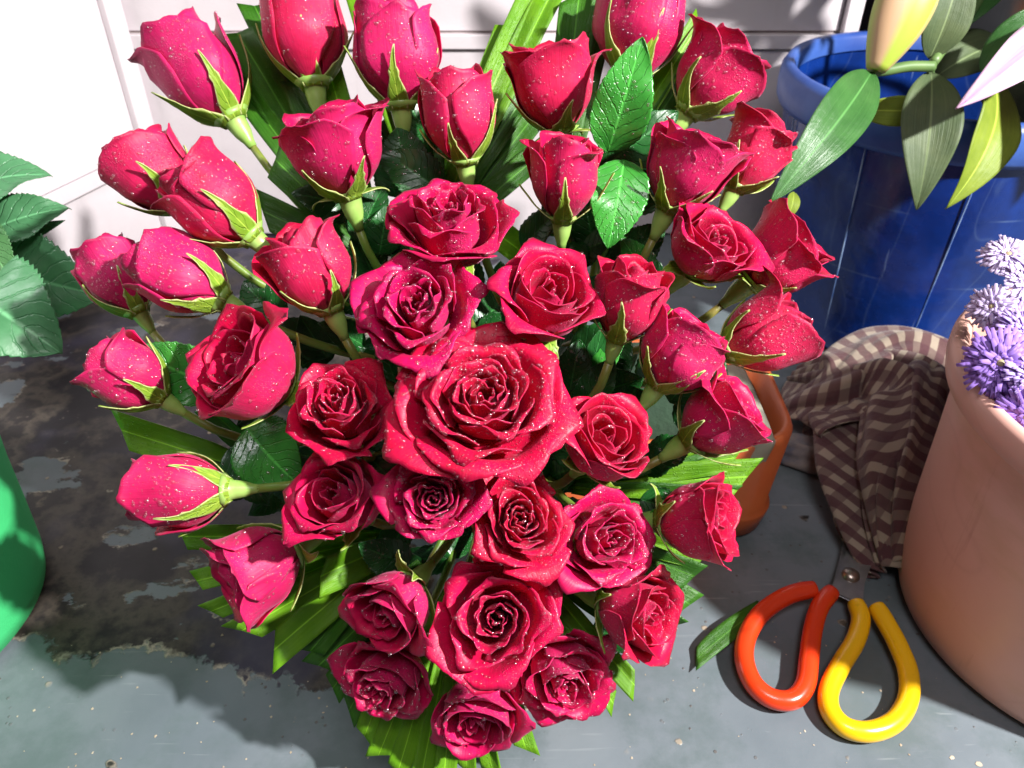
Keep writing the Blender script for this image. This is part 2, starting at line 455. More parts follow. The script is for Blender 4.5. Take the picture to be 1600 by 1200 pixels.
def petal(mb, F, phi, Rb, Rr, h, A, curl, side, point, spiral, rng, nu=19, nv=15, amp=.02, R=1.0, lean=0.0, vc=.78, th=.00035):
    u = np.linspace(-1, 1, nu)[None, :]; v = np.linspace(0, 1, nv)[:, None] ** .85
    asym = rng.uniform(-.12, .12)
    H = 1 - (.20 + .10 * rng.random()) * np.abs(u + asym * .5) ** 2.4 + .055 * point * np.exp(-(u / .16) ** 2)
    H = H + .012 * np.sin(u * rng.uniform(6, 12) + rng.uniform(0, 6)) + .006 * np.sin(u * rng.uniform(18, 28) + rng.uniform(0, 6))
    ve = v * H
    wp = .28 + .72 * np.sin(math.pi / 2 * np.clip(ve / .55, 0, 1)) - .10 * np.clip((ve - .75) / .25, 0, 1)
    thv = phi + A * u * wp
    s = np.clip(ve / .5, 0, 1)
    lo = .10 + .90 * np.sin(math.pi / 2 * s) ** .8
    w = np.clip((ve - .42) / .58, 0, 1); w = w * w * (3 - 2 * w)
    r = Rb * lo * (1 - w) + Rr * w
    r = r * (1 + spiral * u * np.clip(ve * 1.4, 0, 1))
    t = np.clip((ve - vc) / (1 - vc), 0, 1.2)
    r = r + curl * t ** 2 * R * (1 - .35 * np.abs(u))
    sd = np.clip((np.abs(u) - .5) / .5, 0, 1) * np.clip((ve - .35) / .45, 0, 1)
    r = r + side * sd ** 2 * R
    r = r + rnd_ruffle(rng, thv, np.clip(ve, 0, 1), amp * R)
    z = h * (ve ** .92) - (curl * .75 * t ** 2.6 + side * .30 * sd ** 2) * R
    z = z + amp * .8 * R * np.sin(thv * rng.uniform(4, 8) + rng.uniform(0, 6)) * np.clip(ve, 0, 1) ** 3
    x = r * np.cos(thv); y = r * np.sin(thv)
    G = np.dstack([x, y, np.broadcast_to(z, x.shape)])
    if lean:
        # the whole petal leans outward about its foot
        ax = np.array([-math.sin(phi), math.cos(phi), 0])
        Rm = np.array(Matrix.Rotation(lean, 3, Vector(ax)))
        G = G @ Rm.T
    uu = np.broadcast_to(u * .5 + .5, x.shape); vv = np.broadcast_to(ve, x.shape)
    mb.append((G, np.dstack([uu, vv])))

def rose_petals(kind, rng, opts):
    """petals in unit space: radius about 1, axis +z"""
    L = []
    g = 2.3999
    ph = rng.uniform(0, 6.28)
    def add(**k):
        nonlocal ph
        petal(L, None, ph, rng=rng, **k)
        ph += g * rng.uniform(.93, 1.07)
    sw = rng.choice([-1, 1])
    if kind == 'bud':
        h = opts.get('h', 2.5)
        for k in range(6):
            q = k / 5
            add(Rb=.25 + .42 * q, Rr=.07 + .38 * q, h=h * (.86 + .08 * q), A=1.7 - .3 * q, curl=.02, side=.0, point=.3, spiral=.14 * sw, amp=.015)
        for k in range(3):
            q = k / 2
            add(Rb=.76 + .10 * q, Rr=.54 + .10 * q + rng.uniform(-.03, .05), h=h * (.95 + .03 * q), A=1.45, curl=rng.uniform(.02, .12), side=rng.uniform(0, .08), point=.6, spiral=.08 * sw, amp=.018)
        fl = opts.get('flare', .15)
        for k in range(4):
            add(Rb=.90 + .025 * k, Rr=.70 + .05 * k + rng.uniform(0, 1.3) * fl, h=h * rng.uniform(.86, 1.0), A=rng.uniform(1.0, 1.25), curl=rng.uniform(.10, .9) * fl + .05, side=rng.uniform(.02, .18), point=1.1, spiral=.05 * sw, amp=.022)
    elif kind == 'half':
        h = opts.get('h', 1.95)
        for k in range(7):
            q = k / 6
            add(Rb=.22 + .42 * q, Rr=.06 + .56 * q, h=h * (.84 + .07 * q), A=1.6 - .4 * q, curl=.02 + .05 * q, side=.02, point=.4, spiral=.15 * sw, amp=.018)
        for k in range(4):
            q = k / 3
            add(Rb=.68 + .10 * q, Rr=.66 + .18 * q, h=h * (.95 + .03 * q), A=1.2, curl=rng.uniform(.06, .18), side=rng.uniform(.04, .14), point=1, spiral=.06 * sw, amp=.025)
        for k in range(5):
            add(Rb=.80 + .03 * k, Rr=.84 + .05 * k + rng.uniform(-.04, .12), h=h * rng.uniform(.84, .99), A=rng.uniform(.82, 1.02), curl=rng.uniform(.12, .34), side=rng.uniform(.06, .22), point=1.5, spiral=.03 * sw, amp=.03, vc=.72)
    else:
        n = opts.get('n', 17); h = opts.get('h', 1.25)
        for k in range(n):
            q = k / (n - 1)
            Rr = .05 + .60 * q ** 1.0 + .18 * q ** 3
            hh = h * (.84 + .20 * math.sin(q * 2.2) - .30 * q ** 3) * rng.uniform(.97, 1.03)
            add(Rb=Rr * (.98 - .20 * q) + .05, Rr=Rr * rng.uniform(.96, 1.05), h=hh, A=1.55 - .70 * q, curl=.015 + .13 * q ** 1.5 + rng.uniform(0, .05) * q,
                side=.02 + .10 * q * rng.random(), point=.3 + 1.1 * q, spiral=.17 * sw * (1 - .6 * q), amp=.022 + .026 * q, vc=.76)
        for k in range(opts.get('guard', 5)):
            add(Rb=.72, Rr=.93 + rng.uniform(-.06, .10), h=h * rng.uniform(.60, .78), A=rng.uniform(.66, .84), curl=rng.uniform(.12, .24), side=rng.uniform(.08, .2), point=1.5, spiral=.02, amp=.035, vc=.66)
    return L

HEMI_V, HEMI_F = [], []
def _hemi():
    rings = [(1.0, -.15), (.95, .28), (.62, .56)]
    for r, z in rings:
        for k in range(7): HEMI_V.append((r * math.cos(6.2832 * k / 7), r * math.sin(6.2832 * k / 7), z))
    HEMI_V.append((0, 0, .70))
    for i in range(2):
        for k in range(7): HEMI_F.append((i * 7 + k, i * 7 + (k + 1) % 7, (i + 1) * 7 + (k + 1) % 7, (i + 1) * 7 + k))
    for k in range(7): HEMI_F.append((14 + k, 14 + (k + 1) % 7, 21))
_hemi()
HV = np.array(HEMI_V)

def drops_on(V, F, centre, radius, count, rng, parent, smin=.00020, smax=.0012):
    """beads of water where spray from above and the front lands on the surface"""
    bvh = BVHTree.FromPolygons([tuple(p) for p in V], F)
    mb = MB(); c = Vector(centre); made = 0; tries = 0
    while made < count and tries < count * 3:
        tries += 1
        th = rng.uniform(0, 6.283); zz = rng.uniform(-.15, 1)
        d = Vector((math.sqrt(1 - zz * zz) * math.cos(th), math.sqrt(1 - zz * zz) * math.sin(th), zz))
        d = (d + Vector((.1, -.75, .45))).normalized()
        off = Vector((rng.gauss(0, .5), rng.gauss(0, .5), rng.gauss(0, .5))) * radius
        org = c + d * radius * 3 + off
        hit, nrm, fi, dist = bvh.ray_cast(org, -d)
        if hit is None: continue
        if nrm.dot(d) < 0: nrm = -nrm
        s = smin * (smax / smin) ** (rng.random() ** 2.8)
        n = np.array(nrm); a = np.cross(n, [0.3, .5, .81]); a /= np.linalg.norm(a); bb = np.cross(n, a)
        st = rng.uniform(.85, 1.25)
        pts = np.array(hit) + s * (HV[:, :1] * a * st + HV[:, 1:2] * bb + HV[:, 2:3] * n)
        mb.add(pts, HEMI_F); made += 1
    if made:
        o = mb.build('water_drops', M['drop'], parent)
        o["kind"] = "stuff"
        return o

def frame(axis, spin):
    z = axis / np.linalg.norm(axis)
    x = np.cross([0.123, .95, .3], z); x /= np.linalg.norm(x); y = np.cross(z, x)
    c, s = math.cos(spin), math.sin(spin)
    return np.stack([x * c + y * s, -x * s + y * c, z], 1)

def bez(p0, p1, p2, p3, n=14):
    t = np.linspace(0, 1, n)[:, None]
    return (1 - t) ** 3 * p0 + 3 * (1 - t) ** 2 * t * p1 + 3 * (1 - t) * t ** 2 * p2 + t ** 3 * p3

def leaf_grid(base, tip, width, up, rng, serr=.06, bend=.12, fold=.18, nu=25, nv=41, shape='ovate', twist=0.0, wave=.02, nteeth=15):
    base = np.array(base, float); tip = np.array(tip, float)
    d = tip - base; L = np.linalg.norm(d); d /= L
    up = np.array(up, float); up -= d * np.dot(up, d); up /= np.linalg.norm(up); sx = np.cross(d, up)
    v = np.linspace(0, 1, nv); u = np.linspace(-1, 1, nu)
    if shape == 'ovate': w = np.sin(math.pi * v ** .72) ** .75
    elif shape == 'lance': w = np.sin(math.pi * v ** .80) ** .9
    elif shape == 'lily': w = np.clip(np.sin(math.pi * v ** .82), 0, 1) ** .8 * (1 - .25 * v)
    elif shape == 'sepal': w = (1 - v) ** .75 * (.55 + .9 * np.exp(-((v - .22) / .25) ** 2)) * .85
    else: w = np.ones_like(v)
    w = np.maximum(w, .012)
    tooth = (1 - serr * 2 * np.abs(((v * nteeth) % 1.0))) if serr else np.ones_like(v)
    G = np.zeros((nv, nu, 3))
    p1, p2 = rng.uniform(0, 6), rng.uniform(0, 6)
    for j, uu in enumerate(u):
        ww = w * (tooth if abs(uu) > .97 else (1 if abs(uu) < .9 else (1 + tooth) / 2)) * width / 2
        tw = twist * v
        off = uu * ww
        lift = fold * np.abs(off) + wave * L * np.sin(v * 9 + p1 + uu * 1.5) * abs(uu) + wave * .5 * L * np.sin(v * 17 + p2) * abs(uu)
        ox = off * np.cos(tw) - lift * np.sin(tw); oy = off * np.sin(tw) + lift * np.cos(tw)
        arch = bend * L * (4 * v * (1 - v)) if bend >= 0 else bend * L * v ** 2
        slip = -.05 * L * (abs(uu) * w) * (1 if shape in ('ovate',) else 0)
        G[:, j, :] = base + np.outer(v * L + slip * 0, d) + np.outer(ox, sx) + np.outer(oy + arch, up)
    uv = np.dstack(np.meshgrid(u * .5 + .5, v))
    return G, uv

def add_leaf(name, parent, base, tip, width, up, mats, rng, th=.0004, **kw):
    G, uv = leaf_grid(base, tip, width, up, rng, **kw)
    mb = MB(); mb.shell(G, th, uv, 0, 1 if len(mats) > 1 else 0, 0)
    return mb.build(name, list(mats), parent), G

HUB = np.array([.02, .505, .128])
ROSE_GROUP = 'red roses in the bouquet'

def dist_of(px, py):
    dx, dy = (px - 760), (py - 600)
    return .392 + 2.5e-7 * (dx * dx * .95 + dy * dy * .8) + .055 * max(0, (600 - py) / 600)

def make_rose(label, px, py, W, kind, ang, tilt, D=None, seed=0, **opts):
    rng = random.Random(seed * 31 + 5)
    D = D or dist_of(px, py)
    Rr = W * D / FPX / 2
    a = math.radians(ang); t = math.radians(tilt)
    axis = math.cos(t) * (math.cos(a) * XC + math.sin(a) * YC) + math.sin(t) * ZC
    C = P(px, py, D)
    L = rose_petals(kind, rng, opts)
    rad = np.concatenate([np.hypot(G[..., 0], G[..., 1]).ravel() for G, _ in L])
    el, ea = rng.uniform(.03, .12), rng.uniform(0, 3.14)      # no bloom is perfectly round
    ox, oy = rng.uniform(-.10, .10), rng.uniform(-.10, .10)
    for G, _ in L:
        x, y = G[..., 0].copy(), G[..., 1].copy(); r_ = np.hypot(x, y); th_ = np.arctan2(y, x)
        f_ = 1 + el * np.cos(2 * (th_ - ea)) + .035 * np.sin(3 * th_ + ea * 3)
        wgt = np.clip(1 - r_, 0, 1) * np.clip(G[..., 2], 0, 1)
        G[..., 0] = x * f_ + ox * wgt; G[..., 1] = y * f_ + oy * wgt
    k = Rr * (1.06 if kind == 'bud' else 1.10) / np.percentile(rad, 98.5)
    hmax = max(G[..., 2].max() for G, _ in L) * k
    Fm = frame(axis, rng.uniform(0, 6.28) if 'spin' not in opts else math.radians(opts['spin']))
    mid = hmax * (.5 if kind == 'bud' else .55 if kind == 'half' else .72)
    base = C - axis * mid
    root = thing('rose', label, 'rose', tuple(base), ROSE_GROUP)
    mb = MB()
    for G, uv in L:
        Gw = (G * k) @ Fm.T + base
        mb.shell(Gw, .00045, uv, 1, 0, 1)      # one side faces the heart, the other outwards
    bloom = mb.build('bloom', [M['pin'], M['pout']], root)
    V = np.concatenate(mb.v); F = mb.f
    drops_on(V, F, C, Rr * 1.1, opts.get('drops', int(300 + 360 * Rr / .03) if kind != 'open' else int(600 + 760 * Rr / .03)), rng, bloom)
    # calyx: the green swelling under the bloom
    hr = .20 * Rr if kind != 'open' else .18 * Rr
    hr = max(.0045, min(.0072, hr * 1.35))
    mb = MB()
    prof = [(hr * .42, -2.6), (hr * .52, -2.0), (hr * .80, -1.2), (hr * .92, -.5), (hr * .98, .0), (hr * 1.3, .4), (hr * 1.8, .8)]
    pts = [base + axis * hr * z for _, z in prof]
    mb.tube(pts, [r for r, _ in prof], 12)
    mb.build('calyx', M['calyx'], root)
    # stem
    foot = HUB + np.array([rng.uniform(-.035, .035), rng.uniform(-.02, .02), rng.uniform(-.015, .0)])
    s0 = base - axis * hr * 2.4
    dist = np.linalg.norm(foot - s0)
    path = bez(s0, s0 - axis * dist * .35, foot + (s0 - foot) * .25 + np.array([0, 0, .02]), foot, 16)
    mb = MB(); mb.tube(path, np.linspace(.0025, .0031, 16) * opts.get('stemr', 1.0), 10)
    mb.build('stem', M['stem'], root)
    # sepals
    for i in range(5):
        ph = i * 1.2566 + rng.uniform(-.15, .15) + (math.radians(opts.get('sep', 0)))
        n = 13; vs = np.linspace(0, 1, n)
        Lh = (hmax if kind == 'bud' else hmax * .85 if kind == 'half' else Rr * 1.0) * rng.uniform(.42, .62)
        drop = rng.random()
        cr = []; cz = []
        for v in vs:
            if kind == 'open' or (kind == 'half' and drop < .35):
                cr.append(hr * 1.1 + Lh * math.sin(v * 1.35) * .85); cz.append(hr * .3 + Lh * (.25 * v - .45 * v * v))
            else:
                z = Lh * v
                s = min(1, (z / hmax) / .5)
                lo = .10 + .90 * math.sin(math.pi / 2 * s) ** .8
                body = Rr * .98 * lo + .0022
                flick = rng.choice([.10, .25, .4]) if v == 0 else flick
                cr.append(max(hr * 1.2, body + flick * Lh * max(0, v - .6) ** 1.6 * 1.6)); cz.append(z + hr * .1)
        nu = 9; G = np.zeros((n, nu, 3)); sw = rng.uniform(.0125, .0175) * min(1.25, Rr / .026)
        tw = rng.uniform(-.5, .5)
        for r_i, v in enumerate(vs):
            w = sw * (.62 + .55 * math.exp(-((v - .22) / .22) ** 2)) * (1 - v) ** .8 + .0004
            for c_i, uu in enumerate(np.linspace(-1, 1, nu)):
                rr = cr[r_i]; aa = ph + uu * w / 2 / max(rr, .004) * .9 + tw * max(0, v - .5) ** 2
                jag = (1 + .5 * max(0, math.sin(v * 19 + i)) ** 6) if abs(uu) == 1 and .3 < v < .9 else 1
                aa = ph + (aa - ph) * jag
                loc = np.array([rr * math.cos(aa), rr * math.sin(aa), cz[r_i] + .0]) + np.array([math.cos(ph), math.sin(ph), 0]) * (-.0008 * (1 - uu * uu))
                G[r_i, c_i] = Fm @ loc + base
        mb = MB(); mb.shell(G, .0005, np.dstack(np.meshgrid(np.linspace(0, 1, nu), vs)), 0, 0, 0)
        mb.build('sepal', M['sepal'], root)
    # a few leaves along the stem, in the darker leaf green
    for i in range(opts.get('leaves', 3)):
        j = rng.choice([4, 6, 7, 9]); p = path[j]
        d = np.array([rng.gauss(0, 1), rng.gauss(0, 1), rng.gauss(.2, .8)]); d /= np.linalg.norm(d)
        d = d - .45 * (-ZC) * -1 * 0 - ZC * .35 * (1 if np.dot(d, ZC) > 0 else 0)
        d /= np.linalg.norm(d)
        ln = rng.uniform(.028, .045)
        add_leaf('leaf', root, p, p + d * ln, ln * rng.uniform(.6, .75), ZC + np.array([rng.gauss(0, .4), 0, rng.gauss(0, .4)]),
                 (M['leaf_dark'], M['leaf_under']), rng, bend=rng.uniform(-.15, .15), nu=11, nv=21, nteeth=9)
    return root

ROSES = [
 ('tall red bud at the upper left with curly feathery sepals and a long bent stem', 318, 118, 140, 'bud', 124, 6, dict(seed=1, flare=.22, sep=200)),
 ('red bud cut by the top edge of the photo, above the flared rose', 477, 50, 132, 'bud', 99, 4, dict(seed=2, flare=.05)),
 ('rounded red bud at the top between two other buds, wet all over', 618, 88, 124, 'bud', 95, 12, dict(seed=3, flare=.05)),
 ('plump red bud with one upright pale sepal, left of the long palm strips', 716, 182, 116, 'bud', 98, 22, dict(seed=4, flare=.12)),
 ('wide flared half open red rose on a pale stem, second row left', 522, 232, 152, 'half', 104, 24, dict(seed=5, h=2.15)),
 ('flared red rose at the top centre with a wide slanting mouth', 868, 128, 140, 'half', 96, 22, dict(seed=6, h=2.2)),
 ('pink lit bud cut by the top edge above the large green leaf', 1002, 42, 128, 'bud', 80, 8, dict(seed=7, flare=.05)),
 ('slim red bud with folded centre and a green sepal low on its front', 882, 278, 122, 'bud', 89, 28, dict(seed=8, flare=.25)),
 ('half open red rose at the upper right leaning right with pointed petal tips', 1118, 118, 128, 'half', 52, 14, dict(seed=9, h=2.25)),
 ('deep red half open rose below the upper right rose, mouth slanting right', 1074, 262, 132, 'half', 66, 20, dict(seed=10, h=2.2, D=.452)),
 ('narrow red rose reaching furthest towards the blue bucket rim', 1180, 240, 108, 'half', 60, 10, dict(seed=11, h=2.4, D=.475)),
 ('red bud with a sharp petal point against the white cabinet', 240, 274, 118, 'bud', 128, 8, dict(seed=12, flare=.25, D=.478)),
 ('magenta red bud overlapping its neighbour near the white cabinet', 335, 318, 126, 'bud', 138, 14, dict(seed=13, flare=.2, D=.450)),
 ('small red bud at the far left edge of the bouquet, beside the serrated leaf', 184, 436, 100, 'bud', 122, 4, dict(seed=14, flare=.1, D=.474)),
 ('leaning red bud with a broad pale green sepal at its foot', 286, 434, 118, 'bud', 150, 10, dict(seed=15, flare=.12, D=.446)),
 ('upright red bud with overlapping curved petals left of the two pink open roses', 488, 420, 130, 'bud', 112, 18, dict(seed=16, flare=.25)),
 ('red bud pointing left above the dark worn table, lower left of the bouquet', 202, 588, 108, 'bud', 142, 16, dict(seed=17, flare=.25, D=.452)),
 ('half open rose turned left with thick drops along its petal edges', 392, 578, 176, 'half', 140, 44, dict(seed=18, h=1.7)),
 ('open pink red rose with a wide flat top, upper middle', 700, 330, 196, 'open', 96, 42, dict(seed=19, h=1.2, D=.425)),
 ('large open pink rose with many narrow folds above left of the centre', 646, 474, 186, 'open', 112, 62, dict(seed=20, h=1.2, D=.395)),
 ('open red rose with a tall back petal above right of the centre', 852, 466, 158, 'half', 62, 50, dict(seed=21, h=1.6)),
 ('red bud with a green sepal across its front, right of the open rose', 980, 472, 112, 'bud', 76, 22, dict(seed=22, flare=.22)),
 ('half open pink red rose with its swirl showing, right of the upper middle', 1105, 388, 138, 'half', 52, 46, dict(seed=23, h=1.6)),
 ('wide ruffled rose in front of the blue bucket side', 1222, 398, 136, 'half', 42, 20, dict(seed=24, h=2.05)),
 ('round red bud with small peaked tips, right of centre', 1060, 555, 124, 'bud', 58, 16, dict(seed=25, flare=.15, h=2.0)),
 ('red bud lying to the right above the checked cloth', 1192, 522, 118, 'bud', 26, 10, dict(seed=26, flare=.35)),
 ('dark red rose with folded petals above the orange planter', 1125, 655, 138, 'half', 38, 22, dict(seed=27, h=2.0)),
 ('dark open red rose with swirled heart, left of the largest rose', 527, 634, 156, 'open', 96, 58, dict(seed=28, h=1.45)),
 ('largest fully open red rose at the centre of the bouquet', 752, 618, 256, 'open', 92, 60, dict(seed=29, h=.85, n=22, guard=7, D=.374, drops=3200)),
 ('half open red rose right below the largest rose', 942, 692, 138, 'half', 55, 48, dict(seed=30, h=1.6)),
 ('small round open rose with a tight spiral under the largest rose', 676, 776, 138, 'open', 90, 78, dict(seed=31, h=1.1, D=.380)),
 ('half open red rose with a folded heart, lower left of the centre', 528, 782, 142, 'half', 128, 56, dict(seed=32, h=1.6)),
 ('open red rose with one petal standing up behind it, below the centre', 814, 810, 156, 'open', 70, 68, dict(seed=33, h=1.25, D=.396)),
 ('crinkled oval open rose at the lower right', 952, 846, 150, 'open', 25, 64, dict(seed=34, h=1.35)),
 ('smooth magenta bud lying to the left with its pale stem showing', 284, 768, 118, 'bud', 182, 2, dict(seed=35, flare=.1, D=.438)),
 ('dark red bud spread to the lower left on pale palm leaflets', 402, 888, 152, 'half', 208, 26, dict(seed=36, h=1.9)),
 ('red rose with a twisted wavy petal above the lowest left rose', 614, 946, 136, 'half', 222, 48, dict(seed=37, h=1.7)),
 ('large bright open rose with a pointed heart, bottom middle', 772, 968, 188, 'open', 100, 78, dict(seed=38, h=1.2, D=.402, guard=6)),
 ('open red rose at the lower left end of the bouquet above the cut palm tips', 592, 1070, 152, 'open', 228, 60, dict(seed=39, h=1.4)),
 ('lowest red rose, standing in front of the cut palm leaflets', 744, 1112, 142, 'half', 262, 54, dict(seed=40, h=1.6)),
 ('bright pink open rose at the bottom right end of the bouquet', 884, 1066, 156, 'open', 305, 66, dict(seed=41, h=1.35)),
 ('dark red half open rose facing right above the bare table', 994, 956, 146, 'half', 350, 40, dict(seed=42, h=1.8)),
 ('shaded red rose beside the orange planter foot', 1092, 812, 142, 'half', 8, 28, dict(seed=43, h=1.85)),
]
roots = []
for (lab, px, py, W, kind, ang, tilt, op) in ROSES:
    D = op.pop('D', None)
    roots.append(make_rose(lab, px, py, W, kind, ang, tilt, D, **op))

# ------------------------------------------------------------------ broad leaves that belong to stems of the bouquet
def pleaf(root, pb, pt, Db, Dt, wpx, dark=False, up=None, label=None, **kw):
    rng = random.Random(int(pb[0] * 7 + pb[1]))
    B, Tt = P(*pb, Db), P(*pt, Dt)
    upv = ZC if up is None else ZC + XC * up[0] + YC * up[1]
    kw.setdefault('bend', .1)
    o, G = add_leaf('leaf', root, B, Tt, wpx * (Db + Dt) / 2 / FPX, upv, (M['leaf_dark'] if dark else M['leaf'], M['leaf_under']), rng, th=.0005, **kw)
    if label: o["label"] = label
    vs = np.concatenate([G.reshape(-1, 3)])
    nr, nc = G.shape[:2]; idx = np.arange(nr * nc).reshape(nr, nc)
    q = np.stack([idx[:-1, :-1], idx[:-1, 1:], idx[1:, 1:], idx[1:, :-1]], -1).reshape(-1, 4).tolist()
    c = G.reshape(-1, 3).mean(0)
    drops_on(vs, q, c, wpx * Db / FPX * .6, 60, rng, o, .0003, .0013)
    return o
byl = lambda s: next(r for r in roots if s in r["label"])
r_up = byl('slim red bud'); r_rt = byl('deep red half open')
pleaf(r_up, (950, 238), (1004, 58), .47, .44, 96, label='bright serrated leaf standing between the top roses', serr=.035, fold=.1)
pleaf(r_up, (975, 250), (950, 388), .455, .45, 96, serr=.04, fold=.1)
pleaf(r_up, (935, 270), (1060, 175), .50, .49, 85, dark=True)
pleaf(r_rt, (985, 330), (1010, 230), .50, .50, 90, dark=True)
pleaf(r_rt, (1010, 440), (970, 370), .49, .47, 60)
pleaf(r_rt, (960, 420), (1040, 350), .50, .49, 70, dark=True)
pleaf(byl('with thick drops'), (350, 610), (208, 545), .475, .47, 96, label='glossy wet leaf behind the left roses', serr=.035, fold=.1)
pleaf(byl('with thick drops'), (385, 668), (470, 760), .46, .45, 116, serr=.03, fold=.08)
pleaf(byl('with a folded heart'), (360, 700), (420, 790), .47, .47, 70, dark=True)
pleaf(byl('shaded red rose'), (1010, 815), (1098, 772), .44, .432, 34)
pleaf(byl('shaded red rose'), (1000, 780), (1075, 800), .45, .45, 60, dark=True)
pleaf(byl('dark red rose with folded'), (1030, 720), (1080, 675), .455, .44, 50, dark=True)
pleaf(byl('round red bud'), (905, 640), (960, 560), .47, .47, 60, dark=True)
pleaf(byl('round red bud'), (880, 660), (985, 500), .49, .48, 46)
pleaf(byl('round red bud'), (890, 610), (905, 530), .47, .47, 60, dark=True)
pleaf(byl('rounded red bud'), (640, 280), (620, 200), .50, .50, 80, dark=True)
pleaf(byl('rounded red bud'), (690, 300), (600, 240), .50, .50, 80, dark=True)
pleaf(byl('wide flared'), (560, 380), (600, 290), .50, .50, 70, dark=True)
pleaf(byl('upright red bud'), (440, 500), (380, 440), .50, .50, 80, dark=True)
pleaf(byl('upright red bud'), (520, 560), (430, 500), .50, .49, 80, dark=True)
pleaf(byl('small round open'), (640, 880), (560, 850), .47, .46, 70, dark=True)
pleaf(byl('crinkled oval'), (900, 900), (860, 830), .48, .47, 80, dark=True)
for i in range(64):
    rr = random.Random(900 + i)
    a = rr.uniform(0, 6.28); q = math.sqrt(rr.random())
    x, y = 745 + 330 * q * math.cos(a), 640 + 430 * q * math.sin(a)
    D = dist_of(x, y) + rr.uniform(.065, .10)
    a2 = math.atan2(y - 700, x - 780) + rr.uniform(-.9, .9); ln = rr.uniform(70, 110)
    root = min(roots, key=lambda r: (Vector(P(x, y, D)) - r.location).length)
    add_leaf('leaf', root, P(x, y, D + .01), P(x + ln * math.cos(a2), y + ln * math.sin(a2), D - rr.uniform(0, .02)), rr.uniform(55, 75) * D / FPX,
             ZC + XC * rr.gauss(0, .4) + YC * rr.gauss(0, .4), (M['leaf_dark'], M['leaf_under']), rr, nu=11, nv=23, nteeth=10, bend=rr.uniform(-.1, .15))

# ------------------------------------------------------------------ palm fronds cut to a fan behind the roses
def palm(label, O, OD, ends, mats=None, leafw=34):
    rng = random.Random(int(O[0] + ends[0][0]))
    hub = P(*O, OD)
    root = thing('palm_frond', label, 'palm leaf', tuple(hub), 'cut palm fronds fanned out behind the roses')
    for e in ends:
        x, y, D = e[:3]; w = (e[3] if len(e) > 3 else leafw); dark = e[4] if len(e) > 4 else 0
        tip = P(x, y, D); n = 26; nu = 9
        st = hub + (tip - hub) * .12
        d = tip - st; L = np.linalg.norm(d); d /= L
        up = ZC + XC * rng.gauss(0, .25) + YC * rng.gauss(0, .25); up = up - d * np.dot(up, d); up /= np.linalg.norm(up); sx = np.cross(d, up)
        Wd = w * D / FPX; G = np.zeros((n, nu, 3)); vs = np.linspace(0, 1, n)
        slant = rng.choice([-.9, -.5, .5, .9]) * Wd; arch = rng.uniform(.01, .05)
        for i, v in enumerate(vs):
            ww = Wd * (.45 + .55 * min(1, v * 2.2)) / 2
            for j, uu in enumerate(np.linspace(-1, 1, nu)):
                ex = slant * uu * .5 * v ** 3
                G[i, j] = st + d * (L * v + ex) + sx * uu * ww + up * (L * arch * math.sin(math.pi * v) + abs(uu) * ww * .38 + .0006 * math.sin(v * 14 + uu * 2))
        mb = MB(); mb.shell(G, .0004, np.dstack(np.meshgrid(np.linspace(0, 1, nu), vs)))
        mb.build('leaflet', M['palm_dark'] if dark else M['palm'], root)
    mb = MB(); tip0 = P(ends[len(ends) // 2][0], ends[len(ends) // 2][1], ends[len(ends) // 2][2])
    mb.tube(bez(HUB, HUB + (hub - HUB) * .5 + np.array([0, 0, .01]), hub, hub + (tip0 - hub) * .35, 12) + np.array([0, 0, -.0012]), np.linspace(.0035, .0018, 12), 8)
    mb.build('midrib', M['stem'], root)
    return root
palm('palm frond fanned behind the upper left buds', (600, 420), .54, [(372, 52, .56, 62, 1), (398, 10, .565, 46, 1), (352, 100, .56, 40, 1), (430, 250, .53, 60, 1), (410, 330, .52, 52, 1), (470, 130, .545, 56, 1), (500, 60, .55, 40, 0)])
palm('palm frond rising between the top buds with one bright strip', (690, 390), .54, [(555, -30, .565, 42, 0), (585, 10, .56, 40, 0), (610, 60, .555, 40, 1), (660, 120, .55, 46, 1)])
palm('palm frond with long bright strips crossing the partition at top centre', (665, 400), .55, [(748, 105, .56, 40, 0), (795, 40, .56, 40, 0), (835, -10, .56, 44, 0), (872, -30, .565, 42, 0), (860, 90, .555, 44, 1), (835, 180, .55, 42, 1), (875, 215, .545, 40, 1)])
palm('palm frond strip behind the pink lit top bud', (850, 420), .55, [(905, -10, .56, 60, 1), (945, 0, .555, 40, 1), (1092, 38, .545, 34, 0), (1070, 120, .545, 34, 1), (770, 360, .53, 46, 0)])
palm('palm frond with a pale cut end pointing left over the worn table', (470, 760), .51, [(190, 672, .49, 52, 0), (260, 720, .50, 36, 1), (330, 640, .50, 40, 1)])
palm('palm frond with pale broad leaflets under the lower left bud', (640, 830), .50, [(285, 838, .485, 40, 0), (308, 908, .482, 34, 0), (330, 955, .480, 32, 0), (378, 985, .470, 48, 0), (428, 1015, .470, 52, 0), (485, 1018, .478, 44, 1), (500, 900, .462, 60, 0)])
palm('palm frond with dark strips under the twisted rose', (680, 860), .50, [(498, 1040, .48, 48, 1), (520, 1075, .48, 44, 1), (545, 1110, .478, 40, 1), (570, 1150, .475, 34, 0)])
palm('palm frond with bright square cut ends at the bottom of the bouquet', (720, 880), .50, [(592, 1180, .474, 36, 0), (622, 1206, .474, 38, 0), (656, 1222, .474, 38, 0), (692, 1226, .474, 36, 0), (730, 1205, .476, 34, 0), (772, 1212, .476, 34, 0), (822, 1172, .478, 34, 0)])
palm('palm frond with short bright tips at the lower right of the bouquet', (800, 850), .50, [(992, 1070, .466, 36, 0), (958, 1100, .466, 30, 0), (1030, 1010, .475, 36, 1), (920, 1100, .47, 30, 1)])
